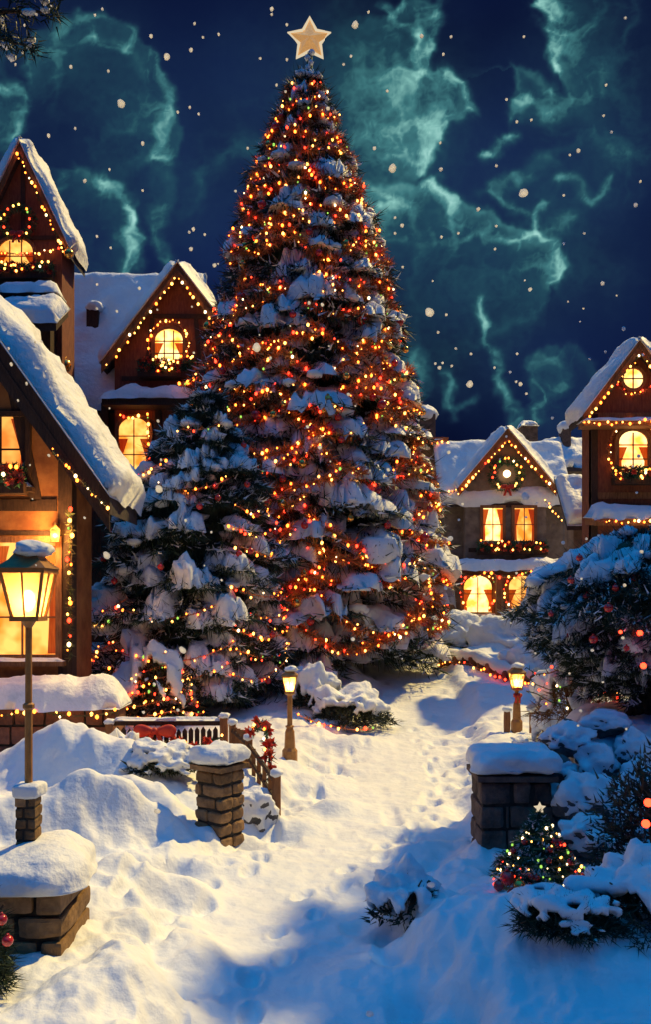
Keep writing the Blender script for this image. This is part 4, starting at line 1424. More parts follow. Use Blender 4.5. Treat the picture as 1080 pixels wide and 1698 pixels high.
# ------------------------------------------------------------------ street lamps
def street_lamp(x, y, z, ztop, w, label, post_r=0.05, ped=None, watts=60, bow=False, tall=False):
    """ztop: tip of the lantern; w: lantern width"""
    t = thing('street_lamp', (x, y, z), label, 'street lamp')
    lh = w * 1.65
    zl = ztop - lh
    if ped:
        pw, ph = ped
        m = MB()
        rows = 5
        for i in range(rows):
            for s in (-1, 1):
                o = 0.18 if i % 2 else -0.12
                l = pw * (0.5 + s * o * 0.5)
                m.add(*rbox((x + s * (pw - l) / 2, y, z + (i + 0.5) * ph / rows), (l - 0.012, pw - 0.01, ph / rows - 0.012), 0.02, 4, 0.012, 8, i * 3 + s))
        p_ = m.build('pedestal', M['stone_warm'], t)
        MB().add(*span(x - pw / 2 + 0.02, x + pw / 2 - 0.02, y - pw / 2 + 0.02, y + pw / 2 - 0.02, z, z + ph - 0.01)).build('pedestal_core', M['mortar'], p_)
        MB().add(*rbox((x, y, z + ph + 0.05), (pw + 0.07, pw + 0.07, 0.16), 0.06, 6, 0.02, 5, 3)).build('pedestal_snow', M['snow'], p_, smooth=True)
        zb = z + ph
    else:
        m = MB().add(*lathe((x, y, z - 0.1), [(post_r * 2.6, 0), (post_r * 2.6, 0.35), (post_r * 1.9, 0.42), (post_r * 1.6, 0.8), (post_r, 0.9)], 10))
        m.build('base', M['bronze'], t)
        zb = z
    MB().add(*lathe((x, y, zb - 0.02), [(post_r, 0), (post_r, (zl - zb) * 0.5), (post_r * 1.5, (zl - zb) * 0.51), (post_r * 1.5, (zl - zb) * 0.53), (post_r * 0.9, (zl - zb) * 0.54), (post_r * 0.85, (zl - zb) * 0.97), (post_r * 2, (zl - zb) + 0.02)], 10)).build('post', M['bronze'], t, smooth=False)
    # lantern: tapered four sided cage
    h = lh * 0.58
    wb, wt = w * 0.5, w * 0.82
    fr = MB()
    fr.add(*box((x, y, zl + 0.02), (wb * 1.15, wb * 1.15, 0.05)))
    fr.add(*box((x, y, zl + h + 0.02), (wt * 1.12, wt * 1.12, 0.05)))
    bar = max(0.012, w * 0.035)
    for sx in (-1, 1):
        for sy in (-1, 1):
            fr.add(*tube([(x + sx * wb / 2, y + sy * wb / 2, zl + 0.045), (x + sx * wt / 2, y + sy * wt / 2, zl + h - 0.005)], bar, 5))
    for s, ax in ((-1, 0), (1, 0), (-1, 1), (1, 1)):
        a = (x + (s * wb / 2 if ax == 0 else 0), y + (s * wb / 2 if ax else 0), zl + 0.045)
        b = (x + (s * wt / 2 if ax == 0 else 0), y + (s * wt / 2 if ax else 0), zl + h - 0.005)
        fr.add(*tube([a, b], bar * 0.6, 4))
    # roof: hipped, with finial
    rr = [(w * 0.70, h + 0.046), (w * 0.42, h + lh * 0.16), (w * 0.16, h + lh * 0.33), (0.02, lh * 0.96)]
    L = fr.build('lantern', M['bronze'], t)
    MB().add(*lathe((x, y, zl), rr, 4, PI / 4)).build('lantern_roof', M['bronze'], L)
    gl = MB()
    a, b = wb / 2 * 0.94, wt / 2 * 0.94
    V = np.array([(x - a, y - a, zl + 0.046), (x + a, y - a, zl + 0.046), (x + a, y + a, zl + 0.046), (x - a, y + a, zl + 0.046), (x - b, y - b, zl + h - 0.007), (x + b, y - b, zl + h - 0.007), (x + b, y + b, zl + h - 0.007), (x - b, y + b, zl + h - 0.007)])
    gl.add(V, [(0, 1, 5, 4), (1, 2, 6, 5), (2, 3, 7, 6), (3, 0, 4, 7)])
    gl.build('lantern_glass', M['glass'], L)
    MB().add(*blob((x, y, zl + h * 0.42), (w * 0.13, w * 0.13, w * 0.22), 2, 0)).build('flame', M['flame'], L, smooth=True)
    # snow on the lantern roof
    V, Fq = blob((x + w * 0.08, y, zl + h + lh * 0.27), (w * 0.40, w * 0.40, lh * 0.13), 3, 0.18, 2, int(x * 10) % 99, 0.3)
    MB().add(V, Fq).build('lantern_snow', M['snow'], L, smooth=True)
    li = bpy.data.lights.new('lantern_light', 'POINT')
    li.energy = watts
    li.color = (1.0, 0.56, 0.18)
    li.shadow_soft_size = w * 0.16
    lo = bpy.data.objects.new('lantern_light', li)
    C.objects.link(lo)
    lo.parent = t
    lo.location = (0, 0, zl + h * 0.42 - z)
    if bow:
        m = MB()
        for k, zz in enumerate((0.62, 0.52)):
            zc = z + (ztop - z) * zz
            for s in (-1, 1):
                m.add(*rbox((x + s * 0.06, y - 0.08, zc), (0.12, 0.09, 0.12), 0.04, 4, 0.02, 9, k))
            m.add(*blob((x, y - 0.12, zc), 0.045, 2, 0.1))
        for s in (-1, 1):
            V, Fq = box((0, 0, 0), (0.05, 0.03, 0.24))
            V[:, 0] += x + s * 0.05
            V[:, 1] += y - 0.12
            V[:, 2] += z + (ztop - z) * 0.48
            m.add(V, Fq)
        b = m.build('ribbon_bow', M['ribbon'], t, smooth=True)
    return t


# foreground block with the tall lamp
bx0, bx1, by0, by1 = X(-150, 8.4), X(105, 8.4), 8.4, 9.45
pz = gz(-2.6, 8.4) - 0.15
bt = thing('stone_block', ((bx0 + bx1) / 2, 8.9, 0), 'big dark stone block with a snow dome in the near left corner', 'stone pillar')
stone_wall_mesh(bx0, bx1, by0, by1, -0.1, 1.12, 0.24, 0.42, 61, 0.04, 0.04).build('stonework', M['stone_warm'], bt)
MB().add(*span(bx0 + 0.06, bx1 - 0.06, by0 + 0.06, by1 - 0.06, -0.2, 1.09)).build('core', M['mortar'], bt)
V, Fq = rbox((0, 0, 0), (bx1 - bx0 + 0.2, 1.35, 1.0), 0.42, 18, 0.10, 1.6, 5)
V[:, 2] = np.where(V[:, 2] < 0, V[:, 2] * 0.12, V[:, 2] * (0.52 + 0.18 * np.sin(V[:, 0] * 2.2 + 0.2)))
MB().add(V + np.array([(bx0 + bx1) / 2 + 0.02, 8.95, 1.13]), Fq).build('snow_dome', M['snow'], bt, smooth=True)
street_lamp(X(47, 9.0), 9.0, Z(1408, 9.0), Z(893, 9.0), 0.53, 'tall bronze street lamp with a brick foot on the near left snow dome', 0.042, (0.23, 0.58), 150)

# two lamps by the path
lx = X(480, 20.1)
street_lamp(lx, 20.1, gz(lx, 20.1), Z(1103, 20.1), 0.40, 'small lit lamp post beside the fence left of the path', 0.07, None, 260)
lx = X(858, 22.4)
street_lamp(lx, 22.4, gz(lx, 22.4), Z(1098, 22.4), 0.44, 'lit lamp post with red bows right of the path', 0.06, None, 200, bow=True)

# ------------------------------------------------------------------ stone pillars
px_, d_ = 364, 14.1
x_ = X(px_, d_)
pier('stone_pillar', (x_, d_, gz(x_, d_) - 0.25), 0.62, 0.62, 1.28, 'small square stone pillar with a snow cap left of the path', 6, -0.62, 'stone_warm', 3, 0.3, 2)
x_ = X(848, 13.1)
pier('stone_pillar', (x_, 13.1, -0.1), 1.12, 0.95, 1.42, 'wide block stone pillar with a snow cap behind the little decorated tree', 4, 0.0, 'stone', 5, 0.34, 3)


# ------------------------------------------------------------------ boulders of the bank on the right
def boulder(px, py, d, w, h, label, seed, snow=0.8, cat='boulder', depth=None, group=None):
    c = P(px, py, d)
    ww, hh = w / F * d, h / F * d
    t = thing('boulder', (c.x, c.y, c.z - hh / 2), label, cat, group)
    dp = depth or ww * 0.9
    MB().add(*blob((c.x, c.y, c.z), (ww / 2, dp / 2, hh / 2), 4, 0.30, 1.9, seed)).build('rock', M['rock'], t, smooth=True)
    if snow:
        V, Fq = blob((0, 0, 0), (ww / 2 * 1.04, dp / 2 * 1.05, hh / 2 * (0.75 + 0.25 * snow)), 4, 0.30, 1.9, seed)
        n = V / np.maximum(np.linalg.norm(V, axis=1, keepdims=True), 1e-6)
        lim = (1 - snow) * hh * 0.5 - hh * 0.42
        cut = lim + 0.10 * hh * fbm(V * 9 + seed, 2, seed)
        V[:, 2] = np.where(V[:, 2] < cut, cut, V[:, 2]) + 0.05 * hh
        # pull the hidden underside inwards
        low = V[:, 2] < (cut + 0.05 * hh + 1e-4)
        V[low, 0] *= 0.72
        V[low, 1] *= 0.72
        MB().add(V + np.array(c), Fq).build('rock_snow', M['snow'], t, smooth=True)
    return t


BL = [(1010, 1200, 13.9, 78, 46, 'flat snow capped boulder topmost on the right bank', 0.8), (944, 1228, 13.6, 84, 56, 'wide boulder with a warm lit snow edge beside the brown shrub', 0.75),
      (988, 1268, 13.3, 66, 72, 'upright blue snow boulder below the wide lit one', 0.9), (1052, 1245, 13.4, 52, 66, 'boulder by the right edge below the flat capped one', 0.85),
      (930, 1280, 13.2, 50, 50, 'small dark boulder between the wide pillar and the bank', 0.3), (1062, 1300, 13.0, 62, 74, 'tall boulder at the right edge half way down the bank', 0.9),
      (972, 1328, 12.6, 84, 86, 'large boulder with a pink snow rim right of the wide pillar', 0.85), (1030, 1352, 12.6, 72, 112, 'biggest upright boulder in the middle of the bank', 0.9),
      (968, 1388, 12.1, 76, 70, 'round boulder low on the bank beside the little tree', 0.85), (1024, 1420, 12.0, 66, 70, 'boulder low on the bank under the biggest one', 0.7),
      (1000, 1470, 11.6, 60, 56, 'dark boulder at the foot of the bank', 0.4), (1062, 1470, 11.6, 70, 66, 'blue dark boulder at the foot of the bank by the edge', 0.6),
      (920, 1320, 13.2, 60, 70, 'half hidden boulder wedged behind the little tree top', 0.2), (1100, 1240, 13.6, 70, 80, 'boulder cut off by the right edge of the bank', 0.8), (1105, 1360, 12.9, 60, 90, 'dark rock at the far right of the bank', 0.3)]
for i, (a, b, d, w, h, lb, sn) in enumerate(BL):
    boulder(a, b, d, w, h, lb, 70 + i, sn * 0.86)
boulder(424, 1352, 15.2, 62, 84, 'rounded boulder wholly buried in snow right of the small pillar', 90, 1.0)
boulder(868, 1232, 20.2, 40, 24, 'small snowy stone at the foot of the bowed lamp', 92, 0.8)


# ------------------------------------------------------------------ shrubs
def shrub(x, y, z, rx, ry, h, label, n=1600, leaf=0.12, lw=0.06, mat='leaves_dark', snow_n=10, snow_s=0.3, seed=0, name='shrub', cat='shrub', group=None, stems=7):
    rng = np.random.default_rng(seed + 200)
    t = thing(name, (x, y, z), label, cat, group)
    m = MB()
    for k in range(stems):
        a = rng.uniform(0, 6.28)
        m.add(*tube([(x, y, z - 0.15), (x + math.cos(a) * rx * 0.35, y + math.sin(a) * ry * 0.35, z + h * 0.5), (x + math.cos(a) * rx * 0.75, y + math.sin(a) * ry * 0.75, z + h * rng.uniform(0.6, 0.95))], [0.05 * h, 0.03 * h, 0.008], 5))
    m.build('stems', M['bark'], t)
    u = rng.normal(size=(n, 3))
    u /= np.linalg.norm(u, axis=1, keepdims=True)
    u[:, 2] = np.abs(u[:, 2]) * 1.0 - 0.12
    rr = rng.uniform(0.35, 1.05, n) ** 0.5
    lump = 1 + 0.28 * fbm(u * 2.2 + seed, 2, seed)
    B = np.stack([x + u[:, 0] * rx * rr * lump, y + u[:, 1] * ry * rr * lump, z + np.maximum(0.02, u[:, 2] * h * rr * lump)], 1)
    MB().add(*spikes(B, u + rng.normal(size=(n, 3)) * 0.7, leaf * rng.uniform(0.6, 1.4, n), lw, rng)).build('foliage', M[mat], t)
    if snow_n:
        V, Fq = ico(5)
        f = fbm(V * 2.2 + seed, 2, seed)
        thick = snow_s * 0.5
        lim = 0.62 - 0.035 * snow_n
        nz = fbm(V * 3.1 + seed * 1.7, 3, seed + 5)
        keep = (V[:, 2] + 0.55 * nz) > lim
        fk = Fq[keep[Fq].all(1)]
        used, inv = np.unique(fk, return_inverse=True)
        fk = inv.reshape(fk.shape)
        u = V[used]
        over = (u[:, 2] + 0.55 * nz[used] - lim)
        puff = thick * np.clip(over * 3.5, 0, 1) ** 0.5 * (1 + 0.5 * fbm(u * 5 + seed, 3, seed + 9))
        base = np.stack([u[:, 0] * rx, u[:, 1] * ry, np.maximum(0.0, u[:, 2]) * h], 1) * (1 + 0.28 * f[used])[:, None]
        nrm = u * np.array([1 / rx, 1 / ry, 1 / h])
        nrm /= np.linalg.norm(nrm, axis=1, keepdims=True)
        nrm[:, 2] += 0.35
        T = base + nrm * puff[:, None] + np.array([x, y, z])
        Bm = base * 0.97 + np.array([x, y, z])
        nV = len(used)
        edges = {}
        for tri in fk.tolist():
            for i in range(3):
                a_, b_ = tri[i], tri[(i + 1) % 3]
                if (b_, a_) in edges:
                    del edges[(b_, a_)]
                else:
                    edges[(a_, b_)] = 1
        side = np.array([[b_, a_, a_ + nV, b_ + nV] for a_, b_ in edges]).reshape(-1, 4)
        sm = MB()
        sm.v.append(np.concatenate([T, Bm]))
        sm.n = 2 * nV
        sm.f += [fk, fk[:, ::-1] + nV, side]
        sm.build('shrub_snow', M['snow'], t, smooth=True)
    return t


def sh(px, d, rx, h, label, **k):
    x = X(px, d)
    return shrub(x, d, gz(x, d) - 0.05, rx, k.pop('ry', rx * 0.8), h, label, **k)


sh(262, 24.0, 1.25, 2.0, 'bushy evergreen covered with coloured lights behind the fence', n=2600, leaf=0.2, lw=0.07, snow_n=2, snow_s=0.25, seed=1)
for i in range(6):
    x0 = X(262, 24)
    zb = gz(x0, 24)
    pts = [Vector((x0 + 1.3 * math.sin(a) * (1 - 0.1 * i), 24 - 1.08 * math.cos(a) * (1 - 0.1 * i), zb + 0.2 + i * 0.31 + 0.1 * math.sin(3 * a))) for a in np.linspace(-1.5, 1.5, 12)]
    light_string(pts, 'string of coloured lights round the bushy evergreen', 'string lights', 'light strings on the bushy evergreen', step=0.17, r=0.035, colors=MIX, fuzz='tinsel', fr=0.14, dens=30, jit=0.1)
sh(575, 24.5, 1.25, 0.85, 'low dark shrub with blue snow under the giant tree beside the lamp', n=3600, leaf=0.18, lw=0.04, snow_n=4, snow_s=0.22, seed=2)
sh(520, 25.5, 0.8, 0.9, 'low dark shrub at the trunk of the giant tree behind the lamp', n=1300, leaf=0.16, snow_n=6, snow_s=0.36, seed=3)
x0 = X(575, 24.5)
light_string(curve([(X(492, 23.4), 23.4, gz(X(492, 23.4), 23.4) + 0.25), (X(560, 23.3), 23.3, gz(X(560, 23.3), 23.3) + 0.2), (X(620, 23.4), 23.4, gz(X(620, 23.4), 23.4) + 0.2)], 10, 0.06), 'string of lights lying along the low shrubs under the giant tree', step=0.2, r=0.04, colors=MIX, fuzz='tinsel', dens=40)
sh(270, 16.4, 0.75, 0.42, 'low shrub buried in blue snow behind the small pillar', n=1300, leaf=0.13, snow_n=11, snow_s=0.2, seed=4)
sh(205, 18.9, 0.4, 0.6, 'thin frosted shrub by the end of the terrace wall', n=800, leaf=0.14, snow_n=5, snow_s=0.14, seed=5)
sh(952, 18.0, 0.9, 1.2, 'brown twiggy shrub with tiny lights behind the right bank', n=1500, leaf=0.26, lw=0.025, mat='twigs', snow_n=6, snow_s=0.2, seed=6)
sh(938, 20.2, 0.7, 1.1, 'paler brown twiggy shrub behind the bowed lamp', n=1000, leaf=0.26, lw=0.025, mat='twigs', snow_n=5, snow_s=0.2, seed=7)
x0 = X(952, 18)
for i in range(3):
    zb = gz(x0, 18) + 0.4 + 0.3 * i
    light_string([Vector((x0 + 1.05 * math.sin(a), 18.2 - 0.9 * math.cos(a), zb + 0.12 * math.sin(4 * a + i))) for a in np.linspace(-1.3, 1.3, 9)], 'string of tiny lights in the brown twiggy shrub', 'string lights', 'light strings in the brown shrub', step=0.24, r=0.025, colors=MIX, fuzz='tinsel_green', dens=10, jit=0.12)
sh(672, 10.2, 0.42, 0.55, 'frosted little shrub in the blue shade near the front', n=700, leaf=0.12, lw=0.03, snow_n=10, snow_s=0.13, seed=8)
sh(1105, 10.6, 0.95, 2.0, 'dark leafy shrub with red lights at the right edge below the bank', n=5200, leaf=0.13, lw=0.035, snow_n=0, seed=9)
for k, (a, b) in enumerate(((1076, 1331), (1072, 1366))):
    p = P(a, b, 9.9)
    o = MB().add(*blob(p, 0.05, 2, 0)).build('red_light', M['bulb_red'], smooth=True)
    tag(o, 'small red light in the dark shrub at the right edge, the ' + ('upper' if k == 0 else 'lower') + ' of two', 'light')
sh(1075, 8.7, 0.75, 0.62, 'low dark juniper with patches of blue snow, added to darken the near right corner', n=6500, leaf=0.12, lw=0.014, mat='needles', snow_n=3, snow_s=0.12, seed=12)  # two made-up junipers, added to deepen the dark of the front right
sh(940, 8.35, 0.55, 0.3, 'low dark juniper half buried in snow, added to darken the ground right of the front middle', n=4500, leaf=0.11, lw=0.014, mat='needles', snow_n=5, snow_s=0.08, seed=13)
sh(-45, 7.7, 0.36, 0.9, 'dark evergreen sprig with red baubles before the near left block', n=4500, leaf=0.12, lw=0.014, mat='needles', snow_n=0, seed=10)
for k, (a, b) in enumerate(((2, 1525), (12, 1560))):
    bauble(P(a, b, 7.25), 0.05, 'red_gloss', ('upper' if k == 0 else 'lower') + ' red bauble on the dark sprig before the near left block')
for px, d, w, lb in ((760, 37, 1.6, 'snow covered hedge below the bright porch window'), (850, 36, 1.7, 'snow covered hedge in front of the half hidden porch window'), (905, 30, 1.3, 'rounded snowy hedge beside the weeping tree')):
    sh(px, d, w, 0.9, lb, n=1500, leaf=0.2, snow_n=26, snow_s=0.55, seed=int(px), name='hedge', cat='hedge')

# low wall beside the path on the right
x0, x1 = X(745, 32), X(880, 29)
lw_ = thing('low_wall', (x0, 31, 1.0), 'low snow topped stone wall right of the path before the grey house', 'wall')
m, sm = MB(), MB()
for i in range(12):
    u = i / 11
    x, y = x0 + (x1 - x0) * u, 33.2 - 5.2 * u
    z = gz(x, y)
    m.add(*rbox((x, y, z + 0.12), (0.42, 0.4, 0.42), 0.08, 4, 0.03, 4, i))
m.build('stonework', M['stone_red'], lw_)
pts = [(x0 + (x1 - x0) * u, 33.2 - 5.2 * u, gz(x0 + (x1 - x0) * u, 33.2 - 5.2 * u) + 0.36) for u in np.linspace(0, 1, 16)]
MB().add(*tube(pts, [0.22 + 0.06 * math.sin(i * 2.1) for i in range(16)], 10)).build('wall_snow', M['snow'], lw_, smooth=True)
light_string([Vector(p) + Vector((-0.3, -0.25, -0.28)) for p in pts], 'red and gold lights along the low wall right of the path', step=0.32, r=0.035, colors=['red', 'orange', 'gold'], fuzz='tinsel', dens=22)
# red banded post at the foot of the giant tree
x_, d_ = X(742, 38), 38.0
pt = thing('banded_post', (x_, d_, gz(x_, d_)), 'slim red banded post with a bow right of the giant tree', 'post')
MB().add(*lathe((x_, d_, gz(x_, d_) - 0.2), [(0.1, 0), (0.1, 1.7), (0.14, 1.75), (0.05, 1.95)], 8)).build('post_shaft', M['ribbon'], pt)
MB().add(*tube([(x_ + 0.11 * math.cos(k * 0.7), d_ + 0.11 * math.sin(k * 0.7), gz(x_, d_) + k * 0.05) for k in range(30)], 0.03, 5)).build('band', M['wood_dark'], pt)

# ------------------------------------------------------------------ the weeping decorated tree on the right bank
WD = 15.8
WX = X(1065, WD)
WZ = gz(WX, WD)
WH = Z(880, WD) - WZ
WPROF = [(0, 0.8), (0.18, 1.0), (0.3, 1.25), (0.45, 1.8), (0.58, 2.25), (0.7, 2.2), (0.78, 1.95), (0.87, 1.5), (0.95, 0.9), (1, 0.3)]
conifer(WX, WD, WZ, WH, WPROF, 'weeping snow covered evergreen with red baubles on the right bank', name='weeping_tree', seed=21, levels=15, per=1.3, trunk_r=0.2, ln=0.22, lw=0.02, dens=380, snow_p=0.66, snow_t=0.24, clear=0.16, grid=(14, 13), core=0.72, padw=(0.35, 0.7), droops=(0.16, 0.28), rises=(0.1, 0.3), pad=(0.35, 0.6))
for k, (a, b) in enumerate(((948, 962), (975, 990), (915, 1018), (1022, 975), (1010, 1008), (941, 1052), (1052, 960), (985, 1060), (1040, 1075), (962, 925))):
    bauble(P(a, b, 13.75 + 0.3 * ((k * 7) % 4)), (0.06, 0.075, 0.05)[k % 3], 'red_gloss', 'small red bauble in the weeping evergreen', 'red baubles in the weeping evergreen')
for k, (a, b) in enumerate(((1062, 1050), (1068, 1104), (1030, 1048))):
    p = P(a, b, 13.6)
    o = MB().add(*blob(p, 0.05 if k < 2 else 0.03, 2, 0)).build('red_light', M['bulb_red'], smooth=True)
    tag(o, ('upper glowing red light in the weeping evergreen', 'lower glowing red light under the weeping evergreen', 'faint red light left of the two glowing ones in the weeping evergreen')[k], 'light')

# ------------------------------------------------------------------ little decorated tree
LD = 11.5
LX = X(893, LD)
LZ = gz(LX, LD)
LH = Z(1348, LD) - LZ
conifer(LX, LD, LZ, LH, [(0, 0.55), (0.1, 0.62), (0.35, 0.46), (0.7, 0.24), (0.9, 0.1), (1, 0.03)], 'little green decorated tree in front of the wide pillar', name='little_tree', seed=33, levels=12, per=1.0, trunk_r=0.05, ln=0.1, lw=0.02, dens=90, snow_p=0.12, snow_t=0.06, needles='needles_green', clear=0.04, core=0.45)
for i in range(7):
    q = 0.1 + 0.8 * i / 7
    R = float(np.interp(q, [0, 0.1, 0.35, 0.7, 0.9, 1], [0.55, 0.62, 0.46, 0.24, 0.1, 0.03]))
    pts = [Vector((LX + R * math.sin(a), LD - R * math.cos(a), LZ + LH * (q + 0.03 * a))) for a in np.linspace(-1.6, 1.6, 14)]
    light_string(pts, 'tiny light string wound round the little tree', 'string lights', 'light strings on the little tree', step=0.13, r=0.016, colors=['white', 'white', 'gold', 'green', 'red'], fuzz='tinsel_green', fr=0.05, dens=40, jit=0.03, fw=0.015)
for k in range(14):
    q = random.uniform(0.05, 0.8)
    R = float(np.interp(q, [0, 0.1, 0.35, 0.7, 1], [0.55, 0.62, 0.46, 0.24, 0.03]))
    a = random.uniform(-1.3, 1.3)
    bauble((LX + R * math.sin(a), LD - R * math.cos(a) - 0.02, LZ + LH * q), 0.042, 'red_gloss', 'tiny red bauble on the little tree', 'red baubles on the little tree')
c = P(896, 1340, LD)
t = thing('star_topper', c, 'small pale star on the tip of the little tree', 'tree star')
V = [(a, c.y, b) for a, b in star_poly(c.x, c.z, 0.09, 0.045)] + [(c.x, c.y - 0.03, c.z), (c.x, c.y + 0.03, c.z)]
MB().add(np.array(V), [(k, (k + 1) % 10, 10) for k in range(10)] + [((k + 1) % 10, k, 11) for k in range(10)]).build('star_body', M['star_edge'], t)
for k, (a, b, r) in enumerate(((842, 1462, 0.10), (862, 1472, 0.085), (828, 1474, 0.07), (880, 1486, 0.08), (850, 1490, 0.07))):
    d = 11.0 - 0.12 * k
    x = X(a, d)
    bauble((x, d, gz(x, d) + r * 0.8), r, 'red_gloss' if k != 1 else 'gold_gloss', ('large red ball', 'gold ball', 'smallest red ball at the left', 'red ball furthest right', 'red ball nearest the front')[k] + ' in the snow at the little tree')
light_string(curve([(X(822, 10.9), 10.9, gz(X(822, 10.9), 10.9) + 0.06), (X(860, 10.6), 10.6, gz(X(860, 10.6), 10.6) + 0.05), (X(905, 10.7), 10.7, gz(X(905, 10.7), 10.7) + 0.06)], 8), 'red ribbon garland with lights lying before the little tree', step=0.16, r=0.022, colors=['red', 'red', 'white'], fuzz='tinsel', fr=0.08, dens=150)


# ------------------------------------------------------------------ fence and flowers left of the path
def fence():
    d = 20.3
    xa, xb = X(178, d), X(371, d)
    t = thing('wooden_fence', ((xa + xb) / 2, d, 0), 'brown picket fence with a snowy rail behind the small pillar', 'fence')
    zg = 0.2
    for x in (xb, xa + 0.05):
        z = gz(x, d)
        p_ = MB().add(*span(x - 0.09, x + 0.09, d - 0.1, d + 0.1, z - 0.2, Z(1190, d) if x == xb else Z(1200, d))).build('post', M['wood_warm'], t)
        MB().add(*blob((x, d, (Z(1190, d) if x == xb else Z(1200, d)) + 0.04), (0.15, 0.15, 0.09), 2, 0.2, 2, 3)).build('post_snow', M['snow'], p_, smooth=True)
    for zz in (Z(1198, d), Z(1240, d)):
        r = MB().add(*span(xa + 0.141, xb - 0.091, d - 0.04, d + 0.04, zz - 0.07, zz + 0.05)).build('rail', M['wood_dark'], t)
        if zz == Z(1198, d):
            MB().add(*slab((xa + 0.15, d - 0.08, zz + 0.052), (xb - 0.1, d - 0.08, zz + 0.052), (xb - 0.1, d + 0.08, zz + 0.052), (xa + 0.15, d + 0.08, zz + 0.052), 0.09, 50, 6, 7)).build('rail_snow', M['snow'], r, smooth=True)
    n = 17
    for k in range(n):
        x = xa + 0.25 + (xb - xa - 0.45) * k / (n - 1)
        z = gz(x, d)
        w = 0.055
        top = Z(1206, d) + random.uniform(-0.05, 0.05)
        MB().add(*prism([(x - w, z - 0.15), (x + w, z - 0.15), (x + w, top - 0.08), (x, top), (x - w, top - 0.08)], d - 0.075, d - 0.043)).build('picket', M['wood_dark'], t)
    # short return coming towards the path
    t2 = thing('wooden_fence', (X(430, 17.5), 17.5, 0), 'short fence return with tall posts running towards the path', 'fence')
    prev = None
    for (px, dd, top) in ((385, 19.7, 1200), (412, 18.0, 1225), (458, 15.4, 1285)):
        x = X(px, dd)
        z = gz(x, dd)
        zt = Z(top, dd)
        p_ = MB().add(*span(x - 0.075, x + 0.075, dd - 0.08, dd + 0.08, z - 0.2, zt)).build('post', M['wood_warm'], t2)
        MB().add(*blob((x, dd, zt + 0.04), (0.13, 0.13, 0.08), 2, 0.2, 2, 5)).build('post_snow', M['snow'], p_, smooth=True)
        if prev:
            for f in (0.35, 0.8):
                a = Vector((prev[0], prev[1], prev[2] + (prev[3] - prev[2]) * f))
                b = Vector((x, dd, z + (zt - z) * f))
                MB().add(*tube([a, b], 0.05, 6)).build('rail', M['wood_dark'], t2)
            for k in range(1, 5):
                u = k / 5
                q = Vector((prev[0] + (x - prev[0]) * u, prev[1] + (dd - prev[1]) * u, 0))
                zz = prev[2] + (z - prev[2]) * u
                h = (prev[3] - prev[2]) * 0.92
                MB().add(*span(q.x - 0.04, q.x + 0.04, q.y - 0.02, q.y + 0.02, zz - 0.1, zz + h)).build('picket', M['wood_warm'], t2)
        prev = (x, dd, z, zt)


fence()


def flower_garland(pts, label, seed=0, n=22, r=0.16):
    rng = np.random.default_rng(seed + 300)
    t = thing('flower_garland', pts[0], label, 'flowers')
    c = np.array([p[:] for p in resample(pts, 0.02)])
    MB().add(*spikes(c, rng.normal(size=c.shape), 0.2, 0.06, rng)).build('greenery', M['needles_green'], t)
    for p in resample(pts, 0.17):
        q = 12
        a = rng.uniform(0, 6.28, q)
        cc = np.array(p[:]) + rng.uniform(-0.12, 0.12, 3) + np.array([0, -0.1, 0])
        MB().add(*spikes(np.tile(cc, (q, 1)), np.stack([np.cos(a), np.full(q, -0.45), np.sin(a)], 1), r, r * 0.7, rng)).build('flower', M['petals'], t)
    for p in resample(pts, 0.3):
        o = bpy.data.objects.new('bulb', bulb_mesh(random.choice(WARM), 0.03))
        C.objects.link(o)
        o.parent = t
        o.location = p - t.location + Vector((rng.uniform(-0.1, 0.1), -0.2, rng.uniform(-0.1, 0.1)))


flower_garland(curve([P(418, 1212, 17.8), P(436, 1200, 17.4), P(446, 1240, 17.0), P(450, 1290, 16.6)], 6), 'red poinsettia garland draped over the fence return by the lamp', 1)
flower_garland(curve([P(225, 1225, 20.0), P(300, 1232, 20.0), P(365, 1222, 20.0)], 8, 0.15), 'low garland of orange and red flowers on the picket fence', 2)


def bow(c, s, label):
    t = thing('ribbon_bow', c, label, 'bow')
    m = MB()
    for k in (-1, 1):
        V, Fq = ico(3)
        Q = V * np.array([0.62, 0.22, 0.42]) * s
        Q[:, 2] *= (0.45 + 0.75 * np.abs((Q[:, 0] * k + 0.62 * s) / (1.24 * s)))
        Q[:, 0] += k * 0.6 * s
        m.add(Q + np.array(c), Fq)
    m.build('loop', M['ribbon'], t, smooth=True)
    MB().add(*blob((c[0], c[1] - 0.1 * s, c[2]), (0.2 * s, 0.2 * s, 0.22 * s), 2, 0.1)).build('knot', M['ribbon'], t, smooth=True)
    for k in (-1, 1):
        pts = [(c[0] + k * (0.1 + 0.5 * u) * s, c[1] - 0.05 * s, c[2] - 1.3 * s * u) for u in np.linspace(0, 1, 8)]
        V, Fl = [], []
        for i, p in enumerate(pts):
            w = 0.12 * s + 0.05 * s * i / 7
            V += [(p[0] - w, p[1] + 0.03 * math.sin(i), p[2]), (p[0] + w, p[1] + 0.03 * math.sin(i + 1), p[2]), (p[0] + w, p[1] + 0.03 + 0.03 * math.sin(i + 1), p[2]), (p[0] - w, p[1] + 0.03 + 0.03 * math.sin(i), p[2])]
        for i in range(7):
            b = i * 4
            for j in range(4):
                Fl.append((b + j, b + (j + 1) % 4, b + 4 + (j + 1) % 4, b + 4 + j))
        MB().add(np.array(V), Fl).build('tail', M['ribbon'], t)


bow(P(256, 1212, 20.0), 0.42, 'big red bow on the rail of the picket fence')
